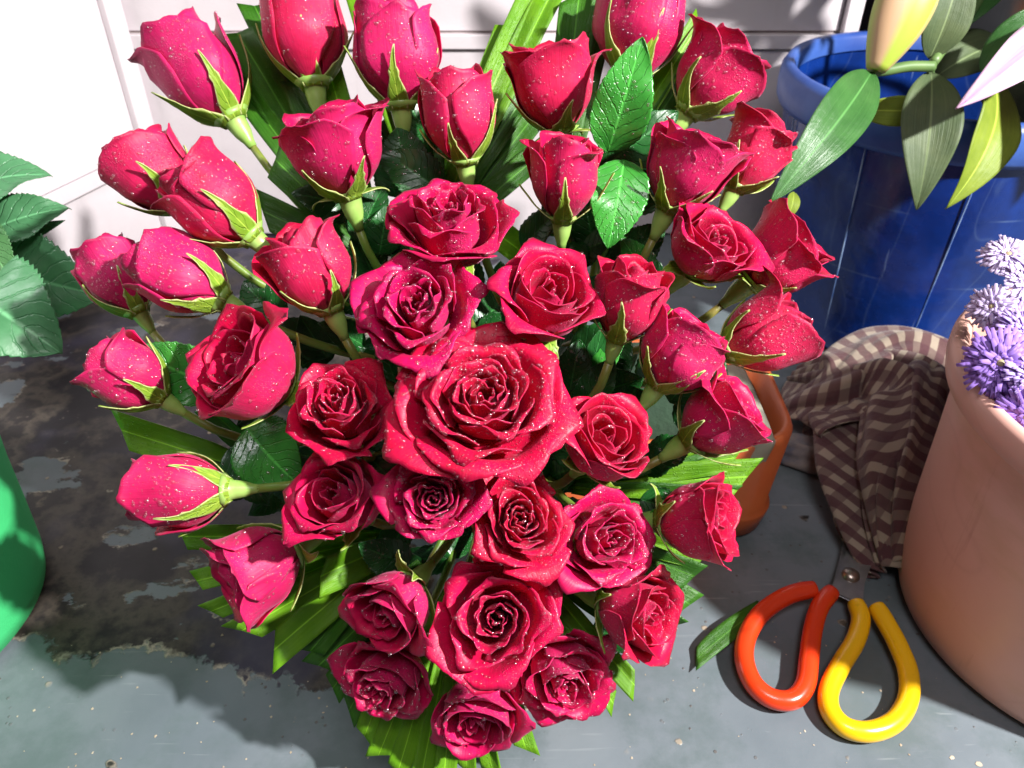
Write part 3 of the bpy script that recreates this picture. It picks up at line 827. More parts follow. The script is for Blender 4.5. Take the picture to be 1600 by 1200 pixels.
palm('palm frond with dark strips beside the shaded rose', (830, 800), .50, [(1078, 945, .482, 46, 1), (1085, 900, .482, 50, 1), (1100, 870, .483, 40, 0), (1060, 975, .48, 34, 1)])
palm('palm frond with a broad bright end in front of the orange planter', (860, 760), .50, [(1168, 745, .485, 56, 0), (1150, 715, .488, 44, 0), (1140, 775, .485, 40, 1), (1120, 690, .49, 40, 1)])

# ------------------------------------------------------------------ orange planter that holds the bouquet
def rounded(cx, cy, hx, hy, r, n=10):
    pts = []
    for (sx, sy, a0) in ((1, 1, 0), (-1, 1, 90), (-1, -1, 180), (1, -1, 270)):
        for k in range(n):
            a = math.radians(a0 + 90 * k / (n - 1)); pts.append((cx + sx * (hx - r) + r * math.cos(a), cy + sy * (hy - r) + r * math.sin(a)))
    return np.array(pts)
def loft(mb, rings):
    n = len(rings[0][0]); V = []
    for pts, z in rings:
        for p in pts: V.append((p[0], p[1], z))
    F = [(i * n + k, i * n + (k + 1) % n, (i + 1) * n + (k + 1) % n, (i + 1) * n + k) for i in range(len(rings) - 1) for k in range(n)]
    mb.add(V, F)
orange = mat_plain('orange_plastic', (.50, .10, .028), (.58, .14, .04), 12, .38, .001, 30, Subsurface_Weight=.15, Subsurface_Radius=(.03, .01, .004), Subsurface_Scale=.3)
pl = thing('orange_planter', 'orange plastic planter holding the bouquet, with a raised foot band', 'planter', (.06, .52, 0))
cx, cy = .058, .515
b = MB()
loft(b, [(rounded(cx, cy, .150, .062, .03), .002), (rounded(cx, cy, .153, .065, .03), .004), (rounded(cx, cy, .156, .068, .03), .024), (rounded(cx, cy, .1555, .0675, .03), .026),
         (rounded(cx, cy, .1535, .0655, .03), .028), (rounded(cx, cy, .158, .070, .032), .105), (rounded(cx, cy, .156, .068, .032), .110), (rounded(cx, cy, .152, .064, .03), .109), (rounded(cx, cy, .145, .058, .03), .012), (rounded(cx, cy, .02, .01, .008), .0115)])
b.build('body', orange, pl)
# pale liner lapping over the rim near its right end
b = MB()
G = []
for s in np.linspace(-1, 1, 15):
    row = []
    for v in np.linspace(0, 1, 16):
        x = cx + .122 + s * .014 * (1 - .25 * v)
        if v < .25: yy = cy + .03 - v / .25 * .100; z = .108 + .006 * math.sin(v / .25 * 1.57)
        else: yy = cy - .0715 + (v - .25) * .006; z = .114 - (v - .25) / .75 * (.030 + .01 * s)
        row.append((x, yy + .0015 * math.sin(s * 4 + v * 5), z))
    G.append(row)
b.shell(np.array(G), .0012)
liner = mat_plain('cream_liner', (.32, .32, .24), (.40, .39, .31), 30, .5, .001, 80)
b.build('liner', liner, pl)
b = MB(); loft(b, [(rounded(cx, cy, .146, .0585, .03), .02), (rounded(cx, cy, .148, .060, .03), .088), (rounded(cx, cy, .110, .050, .03), .118), (rounded(cx, cy, .100, .042, .03), .124), (rounded(cx, cy, .02, .01, .008), .126)])
b.build('floral_foam', mat_plain('dark_green_foam', (.012, .03, .016), (.02, .05, .025), 60, .9, .003, 120), pl)

# ------------------------------------------------------------------ blue bucket
def mat_blue():
    m = NT('blue_plastic'); ob = m.co('Object')
    c = m.mix(m.ramp(m.noise(ob, 6, 5), [(.35, 0.0), (.7, 1.0)]), (.003, .020, .15), (.007, .052, .31))
    c = m.mix(m.ramp(m.noise(ob, 11, 4, .6), [(.42, .0), (.62, .8)]), c, (.003, .014, .09))
    dirt = m.noise(m.map(ob, (14, 14, 5)), 1.0, 6, .65)
    c = m.mix(m.ramp(dirt, [(.58, 0.0), (.78, .5)]), c, (.12, .20, .36))
    sc = m.noise(m.map(ob, (120, 120, 8)), 1.0, 3, .6, .6)
    c = m.mix(m.ramp(sc, [(.70, 0.0), (.76, .5)]), c, (.25, .36, .55))
    sp_ = m.n('ShaderNodeSeparateXYZ'); m.l(ob, sp_.inputs[0])
    ln = m.math('ABSOLUTE', m.math('SUBTRACT', m.math('FRACT', m.math('MULTIPLY', m.math('ADD', sp_.outputs[2], .004), 13.5)), .5))
    ct = m.math('ABSOLUTE', m.math('SUBTRACT', m.noise(m.map(ob, (7, 7, 3)), 1.0, 2), .5))
    c = m.mix(m.math('MULTIPLY', m.ramp(ct, [(.0, 1.0), (.005, 0.0)]), .10), c, (.20, .30, .45))
    c = m.mix(m.math('MULTIPLY', m.ramp(ln, [(.008, 1.0), (.016, 0.0)]), m.ramp(m.noise(ob, 16, 3), [(.5, 0.0), (.72, .3)])), c, (.20, .30, .42))
    m.l(c, m.b.inputs['Base Color']); m.l(m.ramp(m.noise(ob, 20, 4), [(.3, .18), (.7, .36)]), m.b.inputs['Roughness'])
    m.l(m.bump(m.noise(ob, 12, 4), .006, .5), m.b.inputs['Normal'])
    return m.m
M['blue'] = mat_blue()
BX, BY, BR, BH = .435, .815, .162, .272
bk = thing('blue_bucket', 'large blue plastic bucket with a thick rolled rim holding lilies', 'bucket', (BX, BY, 0))
b = MB()
b.lathe([(.02, .004), (.124, .003), (.131, .006), (.133, .012), (.1345, .03), (.1372, .06), (.140, .09), (.1427, .12), (.1454, .15), (.1481, .18), (.1508, .21), (.1536, .243)], (BX, BY, 0))
b.lathe([(.1505, .255), (.147, .19), (.130, .02), (.02, .018)], (BX, BY, 0))
b.build('body', M['blue'], bk)
b = MB()
b.lathe([(.1525, .236), (.160, .235), (.1625, .240), (.1635, .252), (.1625, .266), (.158, .273), (.152, .273), (.1485, .268), (.1475, .255)], (BX, BY, 0))
b.build('rim', mat_plain('blue_rim', (.02, .06, .27), (.045, .11, .37), 18, .42, .0008, 60), bk)
ribm = mat_plain('scuffed_blue', (.02, .08, .32), (.30, .42, .60), 26, .4)
for k in range(10):
    a = 2 * math.pi * k / 10 + .12; b = MB()
    pts = [(BX + (.1315 + (.1555 - .1315) * t) * math.cos(a), BY + (.1315 + (.1555 - .1315) * t) * math.sin(a), .008 + .228 * t) for t in np.linspace(0, 1, 8)]
    b.tube(pts, .0007, 6); b.build('rib', ribm, bk)
b = MB(); b.lathe([(.005, .17), (.144, .17)], (BX, BY, 0), 48)
b.build('water', mat_plain('bucket_water', (.004, .012, .02), (.006, .018, .03), 10, .06), bk)

# dark bucket and orange bowl standing behind it
b = thing('black_crate', 'black plastic tub behind the blue bucket', 'tub', (.52, 1.14, 0))
q = MB(); q.lathe([(.02, .003), (.135, .003), (.15, .36), (.156, .362), (.156, .372), (.147, .372), (.130, .02), (.02, .02)], (.52, 1.16, 0)); q.build('body', mat_plain('black_plastic', (.014, .012, .014), (.03, .026, .03), 14, .45, .001, 40), b)
OB = P(1585, 60, 1.18)
b = thing('orange_bowl', 'orange plastic bowl behind the lilies at the upper right corner', 'bowl', (OB[0], OB[1], 0))
q = MB(); q.lathe([(.01, .004), (.085, .004), (.10, .10), (.135, OB[2] + .012), (.145, OB[2] + .016), (.145, OB[2] + .024), (.138, OB[2] + .024), (.096, .11), (.08, .012), (.01, .012)], (OB[0], OB[1], 0))
q.build('body', mat_plain('bright_orange_plastic', (.80, .26, .03), (.85, .32, .05), 10, .35), b)

# ------------------------------------------------------------------ lilies in the blue bucket
def lleaf(root, pb, pt, Db, Dt, wpx, mat, up=(0, 0), **kw):
    rng = random.Random(int(pb[0] * 3 + pt[1]))
    kw.setdefault('fold', .22); kw.setdefault('wave', .008); kw.setdefault('bend', .12)
    o, G = add_leaf('leaf', root, P(*pb, Db), P(*pt, Dt), wpx * (Db + Dt) / 2 / FPX, ZC + XC * up[0] + YC * up[1], (M[mat], M['lily_dark']), rng, serr=0, shape='lily', th=.0007, nu=15, nv=33, **kw)
    return o
def lstem(root, pts, r0, r1):
    mb = MB(); pw = [P(*p) for p in pts]; n = len(pw)
    # smooth the way through the points
    t = np.linspace(0, n - 1, (n - 1) * 6 + 1); pw = np.array(pw); out = []
    for tt in t:
        i = min(int(tt), n - 2); f = tt - i; p0 = pw[max(i - 1, 0)]; p1 = pw[i]; p2 = pw[i + 1]; p3 = pw[min(i + 2, n - 1)]
        out.append(.5 * ((2 * p1) + (-p0 + p2) * f + (2 * p0 - 5 * p1 + 4 * p2 - p3) * f * f + (-p0 + 3 * p1 - 3 * p2 + p3) * f ** 3))
    mb.tube(out, np.linspace(r0, r1, len(out)), 10)
    mb.build('stem', M['stem2'], root)
M['stem2'] = mat_plain('lily_stem', (.07, .14, .04), (.12, .20, .06), 30, .45)
ly = thing('lily_plant', 'lily stem leaning out of the blue bucket with a yellow green bud and broad leaves', 'lily', (BX, BY, .12), 'lilies in the blue bucket')
lstem(ly, [(1500, 330, .86), (1650, 60, .80), (1590, -60, .72), (1505, 35, .66), (1458, 98, .635)], .005, .0038)
lstem(ly, [(1458, 104, .635), (1420, 104, .63), (1385, 110, .625), (1362, 112, .62)], .0042, .0040)
lleaf(ly, (1362, 112), (1202, 318), .62, .585, 92, 'lily', up=(.25, .2), bend=.10)
lleaf(ly, (1455, 112), (1432, 328), .64, .64, 98, 'lily_dark', up=(-.2, 0))
lleaf(ly, (1545, 112), (1478, 326), .66, .64, 112, 'lily_lime', up=(.5, 0), bend=.16)
lleaf(ly, (1448, 172), (1332, 176), .66, .655, 52, 'lily_lime', up=(0, -.6), bend=-.2)
lleaf(ly, (1452, 92), (1502, -70), .64, .62, 82, 'lily_dark')
lleaf(ly, (1462, 120), (1580, 70), .68, .70, 92, 'lily_dark', up=(0, .5))
lleaf(ly, (1535, 118), (1640, 0), .65, .62, 62, 'lily', up=(-.4, .3))
lleaf(ly, (1600, 190), (1530, 150), .70, .70, 90, 'lily_dark')
lleaf(ly, (1470, 60), (1600, -60), .68, .70, 60, 'lily', up=(0, .4))
lleaf(ly, (1240, 300), (1228, 345), .60, .60, 26, 'lily_lime', up=(.2, 0))
# bud: six-sided swelling with pink grooves
def mat_bud():
    m = NT('lily_bud'); uv = m.co('UV'); sep = m.n('ShaderNodeSeparateXYZ'); m.l(uv, sep.inputs[0])
    s = m.math('SINE', m.math('MULTIPLY', sep.outputs[0], 6.283 * 3))
    c = m.mix(m.ramp(m.math('ADD', m.math('MULTIPLY', s, .5), .5), [(.25, 0.0), (.8, 1.0)]), (.36, .46, .06), (.52, .34, .20))
    m.l(c, m.b.inputs['Base Color']); m.set(Roughness=.45, Subsurface_Weight=.2, Subsurface_Radius=(.01, .01, .004), Subsurface_Scale=.3); return m.m
mb = MB(); B0, B1 = P(1368, 110, .618), P(1440, -60, .60)
n = 22; ns = 36; d = B1 - B0; L = np.linalg.norm(d); d /= L
a = np.cross(d, [0, 0, 1]); a /= np.linalg.norm(a); c = np.cross(d, a); V = []; U = []
for i in range(n):
    v = i / (n - 1); r = .0215 * (.22 + .78 * math.sin(math.pi * min(1, v * .72 + .04)) ** .9) * (1 - .3 * max(0, v - .7) / .3)
    for k in range(ns):
        t = 6.28318 * k / ns; rr = r * (1 + .08 * math.cos(3 * t) * min(1, v * 3))
        V.append(B0 + d * L * v + rr * (a * math.cos(t) + c * math.sin(t))); U.append((k / ns, v))
mb.add(V, [(i * ns + k, i * ns + (k + 1) % ns, (i + 1) * ns + (k + 1) % ns, (i + 1) * ns + k) for i in range(n - 1) for k in range(ns)] + [tuple(range(ns - 1, -1, -1)), tuple((n - 1) * ns + k for k in range(ns))], U)
mb.build('flower_bud', mat_bud(), ly)
def mat_lilypetal():
    m = NT('lily_petal'); uv = m.co('UV'); sep = m.n('ShaderNodeSeparateXYZ'); m.l(uv, sep.inputs[0])
    ax = m.math('ABSOLUTE', m.math('SUBTRACT', sep.outputs[0], .5))
    c = m.mix(m.ramp(m.math('ADD', ax, m.math('MULTIPLY', m.noise(uv, 9, 3), .12)), [(.05, 1.0), (.36, 0.0)]), (.66, .42, .60), (.55, .12, .38))
    c = m.mix(m.ramp(sep.outputs[1], [(.25, .9), (.8, .15)]), c, (.72, .56, .68))
    m.l(c, m.b.inputs['Base Color']); m.set(Roughness=.5)
    m.l(m.bump(m.noise(m.map(uv, (22, 2, 1)), 1.0, 2), .0012, .6), m.b.inputs['Normal']); m.translucent(c, .2); return m.m
M['lpetal'] = mat_lilypetal()
lf = thing('lily_flower', 'open pink and white lily reaching in from the right edge over the blue bucket', 'lily', tuple(P(1700, 40, .62)), 'lilies in the blue bucket')
cen = P(1700, 30, .63)
for k, (tx, ty, Dd, w) in enumerate([(1494, 170, .575, 84), (1760, -150, .60, 80), (1850, 60, .58, 80), (1700, 240, .58, 80), (1590, -150, .62, 80), (1850, 200, .6, 80)]):
    rng = random.Random(70 + k)
    G, uv = leaf_grid(cen, P(tx, ty, Dd), w * .6 / FPX, ZC + (YC * .3), rng, serr=0, bend=.14, fold=-.25, nu=17, nv=33, shape='lance', wave=.014)
    mb = MB(); mb.shell(G, .0009, uv); mb.build('tepal', M['lpetal'], lf)
mb = MB(); mb.tube(bez(cen, cen - np.array([0, 0, .03]), np.array([BX + .05, BY, .3]), np.array([BX + .03, BY, .12]), 14), .004, 10); mb.build('stem', M['stem2'], lf)
# a second leafy lily stem rising above the picture, whose leaves shade the partition
l2 = thing('lily_plant', 'tall leafy lily stem at the back of the blue bucket', 'lily', (BX, BY + .05, .12), 'lilies in the blue bucket')
mb = MB(); sp = bez(np.array([BX, BY + .05, .12]), np.array([BX, BY + .05, .25]), np.array([BX - .02, BY, .4]), np.array([BX + .02, BY - .02, .62]), 20); mb.tube(sp, .0042, 10); mb.build('stem', M['stem2'], l2)
for k in range(48):
    rng = random.Random(300 + k); aa = k * 2.4
    p = np.array([rng.uniform(.24, .50), rng.uniform(.74, .86), rng.uniform(.40, .62)]) if k % 2 else sp[9 + (k % 11)]
    dd = np.array([math.cos(aa), math.sin(aa), rng.uniform(.1, .7)]); dd /= np.linalg.norm(dd)
    if p[2] < .40: continue
    if k % 2: p0_ = sp[12] + (p - sp[12]) * .0; q2 = MB(); q2.tube(bez(p0_, p0_ + np.array([0, 0, .03]), p + np.array([0, 0, .01]), p, 8), .0018, 6); q2.build('leaf_stalk', M['stem2'], l2)
    G, uv = leaf_grid(p, p + dd * rng.uniform(.09, .13), .032, np.array([0, 0, 1.0]), rng, serr=0, bend=.1, shape='lily', nu=9, nv=21)
    mb = MB(); mb.shell(G, .0007, uv); mb.build('leaf', M['lily'], l2)

# ------------------------------------------------------------------ pink tub with purple asters
def mat_pink():
    m = NT('faded_pink_plastic'); ob = m.co('Object')
    c = m.mix(m.ramp(m.noise(ob, 7, 5), [(.35, 0.0), (.7, 1.0)]), (.60, .33, .27), (.67, .40, .335))
    c = m.mix(m.ramp(m.noise(m.map(ob, (10, 10, 24)), 1.0, 5, .6), [(.52, 0.0), (.72, .7)]), c, (.52, .31, .20))
    c = m.mix(m.ramp(m.noise(m.map(ob, (70, 70, 6)), 1.0, 5, .7), [(.60, 0.0), (.74, .45)]), c, (.40, .20, .14))
    ct = m.math('ABSOLUTE', m.math('SUBTRACT', m.noise(m.map(ob, (4, 4, 7)), 1.0, 1), .5))
    c = m.mix(m.math('MULTIPLY', m.ramp(ct, [(.0, 1.0), (.006, 0.0)]), .12), c, (.34, .18, .12))
    v = m.voro(ob, 22); c = m.mix(m.math('MULTIPLY', m.ramp(m.math('ADD', v, m.math('MULTIPLY', m.noise(ob, 200, 2), .1)), [(.09, 1.0), (.12, 0.0)]), m.ramp(m.noise(ob, 9, 2), [(.5, 0.0), (.55, .7)])), c, (.20, .10, .07))
    m.l(c, m.b.inputs['Base Color']); m.set(Roughness=.42, Specular_IOR_Level=.4)
    m.l(m.bump(m.noise(ob, 9, 4), .004, .4), m.b.inputs['Normal']); return m.m
pinkm = mat_pink()
PX, PY_ = .415, .375
pk = thing('pink_tub', 'faded pink plastic tub with a flared rim at the right edge', 'tub', (PX, PY_, 0))
wob = lambda t, z: .006 * math.sin(2 * t + z * 12) + .004 * math.sin(3 * t + 1)
b = MB()
b.lathe([(.01, .003), (.112, .003), (.119, .006), (.1215, .014), (.1228, .035), (.1238, .06), (.1250, .09), (.1262, .12), (.1275, .15), (.1285, .17), (.1293, .186)], (PX, PY_, 0), wob=wob)
b.lathe([(.131, .203), (.128, .18), (.118, .02), (.01, .018)], (PX, PY_, 0), wob=wob)
b.build('body', pinkm, pk)
b = MB(); b.lathe([(.1295, .186), (.1345, .1865), (.1385, .190), (.1405, .198), (.1405, .206), (.138, .2105), (.133, .211), (.1295, .208), (.1275, .200), (.127, .19)], (PX, PY_, 0), wob=wob)
b.build('rim', pinkm, pk)
b = MB(); b.lathe([(.004, .12), (.124, .12)], (PX, PY_, 0), 48, wob=wob); b.build('water', mat_plain('tub_water', (.02, .02, .012), (.03, .03, .02), 10, .1), pk)

def mat_ray(name, c0, c1):
    m = NT(name); uv = m.co('UV'); sep = m.n('ShaderNodeSeparateXYZ'); m.l(uv, sep.inputs[0])
    c = m.mix(m.ramp(sep.outputs[1], [(.1, 0.0), (.9, 1.0)]), c0, c1)
    m.l(c, m.b.inputs['Base Color']); m.set(Roughness=.6); m.translucent(c, .2); return m.m
RAY = [mat_ray('pale_lilac_ray', (.50, .38, .72), (.68, .58, .84)), mat_ray('lilac_ray', (.36, .24, .68), (.52, .38, .80)), mat_ray('purple_ray', (.26, .13, .58), (.38, .22, .72))]
discm = mat_plain('aster_disc', (.34, .28, .16), (.44, .36, .18), 200, .7)
def aster(label, px, py, D, rpx, shade, ang, tilt, seed):
    rng = random.Random(seed); R = rpx * D / FPX
    a, t = math.radians(ang), math.radians(tilt)
    ax = math.cos(t) * (math.cos(a) * XC + math.sin(a) * YC) + math.sin(t) * ZC
    Fm = frame(ax, rng.uniform(0, 6)); C = P(px, py, D)
    root = thing('aster', label, 'aster', tuple(C), 'purple asters in the pink tub')
    mb = MB()
    for ring in range(5):
        n = [38, 36, 30, 22, 14][ring]; el = [.0, .10, .24, .44, .75][ring]; ln = R * [1.06, .98, .82, .60, .38][ring]
        for k in range(n):
            ph = 6.2832 * (k + rng.uniform(-.25, .25)) / n + ring * .7; e = el + rng.uniform(-.1, .1); l = ln * rng.uniform(.80, 1.08)
            d = np.array([math.cos(ph) * math.cos(e), math.sin(ph) * math.cos(e), math.sin(e)]); sx = np.array([-math.sin(ph), math.cos(ph), 0]); up = np.cross(d, sx) * -1
            G = np.zeros((6, 3, 3))
            for i, v in enumerate(np.linspace(0.08, 1, 6)):
                w = R * .052 * (.55 + .9 * math.sin(math.pi * min(.93, v)) ** .7)
                for j, uu in enumerate((-1, 0, 1)):
                    G[i, j] = Fm @ (d * l * v + sx * uu * w + np.array([0, 0, 1]) * (.08 * R * math.sin(math.pi * v) + abs(uu) * w * .5)) + C
            mb.shell(G, .0003)
    mb.build('ray_petals', RAY[shade], root)
    mb = MB(); mb.tube([C + ax * R * x for x in (-.1, .08, .20, .25)], [R * .12, R * .17, R * .13, R * .03], 12); mb.build('disc', discm, root)
    foot = np.array([PX + rng.uniform(-.04, .04), PY_ + rng.uniform(-.04, .04), .06])
    sp = bez(C - ax * R * .05, C - ax * .03, foot + np.array([0, 0, .08]), foot, 12)
    mb = MB(); mb.tube(sp, .0014, 8); mb.build('stem', M['stem'], root)
    mb = MB(); mb.tube([C - ax * R * x for x in (.02, .12, .28, .4)], [R * .16, R * .26, R * .2, R * .05], 12); mb.build('involucre', M['leaf_dark'], root)
    for k in range(5):
        p = sp[2 + k]; d = np.array([rng.gauss(0, 1), rng.gauss(0, 1), .5]); d /= np.linalg.norm(d)
        add_leaf('leaf', root, p, p + d * .022, .004, np.array([0, 0, 1.0]), (M['leaf_dark'],), rng, serr=0, shape='lance', nu=5, nv=9, wave=0)
aster('pale lilac aster at the top of the tub, seen half from the side', 1574, 402, .50, 42, 0, 110, 50, 1)
aster('pale aster just below the topmost one at the right edge', 1600, 446, .492, 40, 0, 60, 60, 2)
aster('small pale lilac aster leaning left over the tub rim', 1550, 480, .492, 36, 0, 170, 50, 3)
aster('lilac aster between the small pale one and the right edge', 1600, 520, .475, 42, 1, 90, 70, 4)
aster('big purple aster leaning out over the near left rim', 1562, 568, .468, 55, 2, 170, 68, 5)
aster('purple aster cut by the right edge beside the big one', 1612, 590, .462, 46, 1, 60, 75, 6)
aster('lilac aster tucked between the pale leaning one and the big purple one', 1586, 496, .486, 36, 1, 130, 62, 8)
aster('purple aster pressed under the big purple one', 1578, 618, .470, 40, 2, 210, 58, 9)
aster('lowest purple aster, drooping over the near rim', 1602, 648, .462, 50, 2, 230, 60, 7)

# ------------------------------------------------------------------ green grow bag and its leafy plant on the left
def mat_green():
    m = NT('green_fabric'); ob = m.co('Object')
    c = m.mix(m.ramp(m.noise(ob, 5, 4), [(.35, 0.0), (.7, 1.0)]), (.05, .55, .17), (.07, .64, .23))
    m.l(c, m.b.inputs['Base Color']); m.set(Roughness=.62)
    nb = m.bump(m.noise(ob, 10, 3), .006, .5); nb = m.bump(m.noise(ob, 500, 2), .0005, .5, nb); m.l(nb, m.b.inputs['Normal']); return m.m
GX, GY = -.472, .368
gb = thing('green_pot', 'bright green round pot wrapped in creased cloth at the left edge', 'pot', (GX, GY, 0))
wg = lambda t, z: .010 * math.sin(2 * t + z * 8) + .006 * math.sin(5 * t + z * 22)
b = MB(); b.lathe([(.01, .003), (.108, .003), (.1145, .007), (.117, .02), (.120, .06), (.122, .1), (.126, .15), (.1285, .20), (.1295, .226), (.128, .230), (.124, .226), (.116, .05), (.01, .045)], (GX, GY, 0), wob=wg)
b.build('body', mat_green(), gb)
b = MB(); b.lathe([(.004, .205), (.1235, .203)], (GX, GY, 0), 48, wob=wg); b.build('soil', mat_plain('dark_soil', (.02, .014, .01), (.05, .035, .025), 60, .9, .004, 90), gb)
gp = thing('leafy_plant', 'leafy rose plant with broad serrated leaves in the green pot', 'plant', (GX, GY, .16))
def gleaf(pb, pt, Db, Dt, wpx, mat='leaf_matt', up=(0, 0), **kw):
    rng = random.Random(int(pb[1] * 5 + pt[0])); kw.setdefault('bend', .10)
    add_leaf('leaf', gp, P(*pb, Db), P(*pt, Dt), wpx * (Db + Dt) / 2 / FPX, ZC + XC * up[0] + YC * up[1], (M[mat], M['leaf_under']), rng, th=.0005, serr=.05, nteeth=20, nv=61, wave=.03, **kw)
gleaf((-60, 335), (80, 275), .56, .55, 120, up=(.2, .6), bend=.2)
gleaf((-40, 378), (108, 325), .56, .56, 92, up=(0, .3))
gleaf((5, 380), (100, 345), .57, .56, 26, up=(0, -.3))
gleaf((-25, 415), (160, 462), .57, .565, 150, up=(-.2, .0))
gleaf((-70, 445), (95, 552), .53, .525, 175, up=(.3, .3), bend=.14)
gleaf((-40, 340), (22, 445), .53, .53, 62, 'leaf_under', up=(.4, 0))
gleaf((-60, 400), (-10, 280), .58, .56, 90)
gleaf((-90, 470), (-20, 560), .52, .52, 120)
mb = MB(); mb.tube(bez(np.array([GX, GY, .19]), np.array([GX, GY, .25]), P(-80, 460, .56), P(-60, 340, .56), 14), .004, 10); mb.build('stem', M['stem'], gp)
for q_ in ((-25, 420, .57), (-70, 440, .53), (-30, 372, .56), (5, 380, .57)):
    mb = MB(); mb.tube(bez(P(-75, 430, .56), P(-70, 420, .56), P(q_[0] - 15, q_[1], q_[2]), P(*q_), 8), .0018, 8); mb.build('leaf_stalk', M['stem'], gp)

# ------------------------------------------------------------------ scissors
sc = thing('scissors', 'open pair of scissors with one red and one yellow loop handle', 'scissors', tuple(T(1320, 1000)))
def smooth_path(pts, z, k=7):
    pw = np.array([T(x, y, z if len(p) < 1 else p[0]) for (x, y, *p) in pts]); n = len(pw); out = []
    for tt in np.linspace(0, n - 1, (n - 1) * k + 1):
        i = min(int(tt), n - 2); f = tt - i; p0 = pw[max(i - 1, 0)]; p1 = pw[i]; p2 = pw[i + 1]; p3 = pw[min(i + 2, n - 1)]
        out.append(.5 * ((2 * p1) + (-p0 + p2) * f + (2 * p0 - 5 * p1 + 4 * p2 - p3) * f * f + (-p0 + 3 * p1 - 3 * p2 + p3) * f ** 3))
    return out
def vinyl(name, c):
    m = NT(name); ob = m.co('Object'); k = m.ramp(m.noise(ob, 70, 4), [(.6, 0.0), (.72, .5)])
    m.l(m.mix(k, c, tuple(x * .55 for x in c)), m.b.inputs['Base Color']); m.set(Roughness=.24, Specular_IOR_Level=.6, Coat_Weight=.3)
    m.l(m.bump(m.noise(ob, 60, 2), .0008, .4), m.b.inputs['Normal']); return m.m
red_pts = [(1272, 920, .016), (1232, 930, .016), (1192, 956, .0145), (1168, 992, .0125), (1163, 1030, .011), (1177, 1068, .010), (1205, 1091, .009), (1238, 1093, .009), (1258, 1070, .010), (1264, 1030, .011), (1270, 985, .0125), (1281, 948, .014), (1300, 924, .0145)]
yel_pts = [(1337, 942, .012), (1345, 968, .0115), (1336, 1002, .011), (1312, 1042, .010), (1295, 1080, .009), (1298, 1112, .008), (1322, 1137, .0078), (1360, 1143, .0078), (1398, 1127, .0078), (1419, 1092, .0085), (1419, 1050, .010), (1404, 1010, .0115), (1386, 976, .0125), (1369, 948, .013)]
for nm, pts, c in (('handle', red_pts, (.72, .045, .008)), ('handle', yel_pts, (.88, .50, .006))):
    pa = smooth_path(pts, .009); n = len(pa)
    mb = MB(); mb.tube(pa, [.0068 * (.90 + .1 * min(1, min(i, n - 1 - i) / 3)) for i in range(n)], 18)
    o = mb.build(nm, vinyl('vinyl_' + ('red' if c[1] < .1 else 'yellow'), c), sc)
    o["label"] = 'red coated loop handle' if c[1] < .1 else 'yellow coated loop handle'
steel = mat_plain('worn_steel', (.20, .20, .21), (.36, .36, .37), 40, .34, .0006, 120, Metallic=.9)
def plate(outline, z, th):
    mb = MB(); top = [T(x, y, z) for x, y in outline]; n = len(top)
    V = top + [t - np.array([0, 0, th]) for t in top]
    mb.add(V, [tuple(range(n))] + [tuple(range(2 * n - 1, n - 1, -1))] + [(i, (i + 1) % n, (i + 1) % n + n, i + n) for i in range(n)]); return mb
plate([(1302, 916), (1308, 926), (1334, 938), (1348, 936), (1350, 912), (1362, 878), (1372, 820), (1378, 760), (1366, 756), (1344, 820), (1322, 865)], .0138, .0022).build('blade', steel, sc, False, .0004)
plate([(1302, 912), (1296, 922), (1303, 932), (1322, 926), (1338, 905), (1336, 860), (1345, 800), (1352, 752), (1342, 750), (1326, 812), (1314, 870)], .0114, .0020).build('blade', steel, sc, False, .0004)
mb = MB(); rc = T(1329, 899, .0138); mb.lathe([(.0068, 0), (.0064, .0018), (.0045, .0034), (.002, .0042), (.0002, .0044)], tuple(rc), 24)
mb.build('rivet', mat_plain('rivet_steel', (.30, .25, .21), (.42, .37, .33), 90, .3, .0005, 160, Metallic=.9), sc)

# ------------------------------------------------------------------ checked cloth crumpled on the table
def mat_cloth():
    m = NT('checked_cloth'); uv = m.co('UV'); ob = m.co('Object'); sep = m.n('ShaderNodeSeparateXYZ'); m.l(uv, sep.inputs[0])
    def stripes(x, f, lo, hi):
        w = m.math('FRACT', m.math('MULTIPLY', x, f)); return m.ramp(w, [(lo, 0.0), (lo + .03, 1.0), (hi, 1.0), (hi + .03, 0.0)])
    a = stripes(m.math('ADD', sep.outputs[0], m.math('MULTIPLY', m.noise(uv, 16, 2), .008)), 62, .30, .84); b2 = stripes(sep.outputs[1], 38, .42, .90)
    c = m.mix(m.math('MULTIPLY', a, .86), (.29, .235, .18), (.060, .009, .018))
    c = m.mix(m.math('MULTIPLY', b2, .62), c, (.06, .015, .024))
    c = m.mix(m.ramp(m.noise(ob, 20, 4), [(.5, 0.0), (.75, .4)]), c, (.16, .12, .10))
    m.l(c, m.b.inputs['Base Color']); m.set(Roughness=.9, Sheen_Weight=.2)
    w = m.math('MULTIPLY', m.math('SINE', m.math('MULTIPLY', sep.outputs[0], 5200)), m.math('SINE', m.math('MULTIPLY', sep.outputs[1], 5200)))
    nb = m.bump(w, .0003, .4); nb = m.bump(m.noise(ob, 60, 4), .003, .6, nb); m.l(nb, m.b.inputs['Normal']); return m.m
clm = mat_cloth()
def vnoise(x, y, seed):
    r = np.random.RandomState(seed); a = 0
    for k in range(5):
        f = 1.6 ** k; p = r.uniform(0, 6.28, 4); th = r.uniform(0, 3.14)
        a = a + np.sin(f * (x * math.cos(th) + y * math.sin(th)) * 2.1 + p[0] + 1.3 * np.sin(f * y * 1.1 + p[1])) / f
    return a
cl = thing('checked_cloth', 'crumpled maroon and cream checked cloth between the blue bucket and the scissors', 'cloth', (.34, .52, 0))
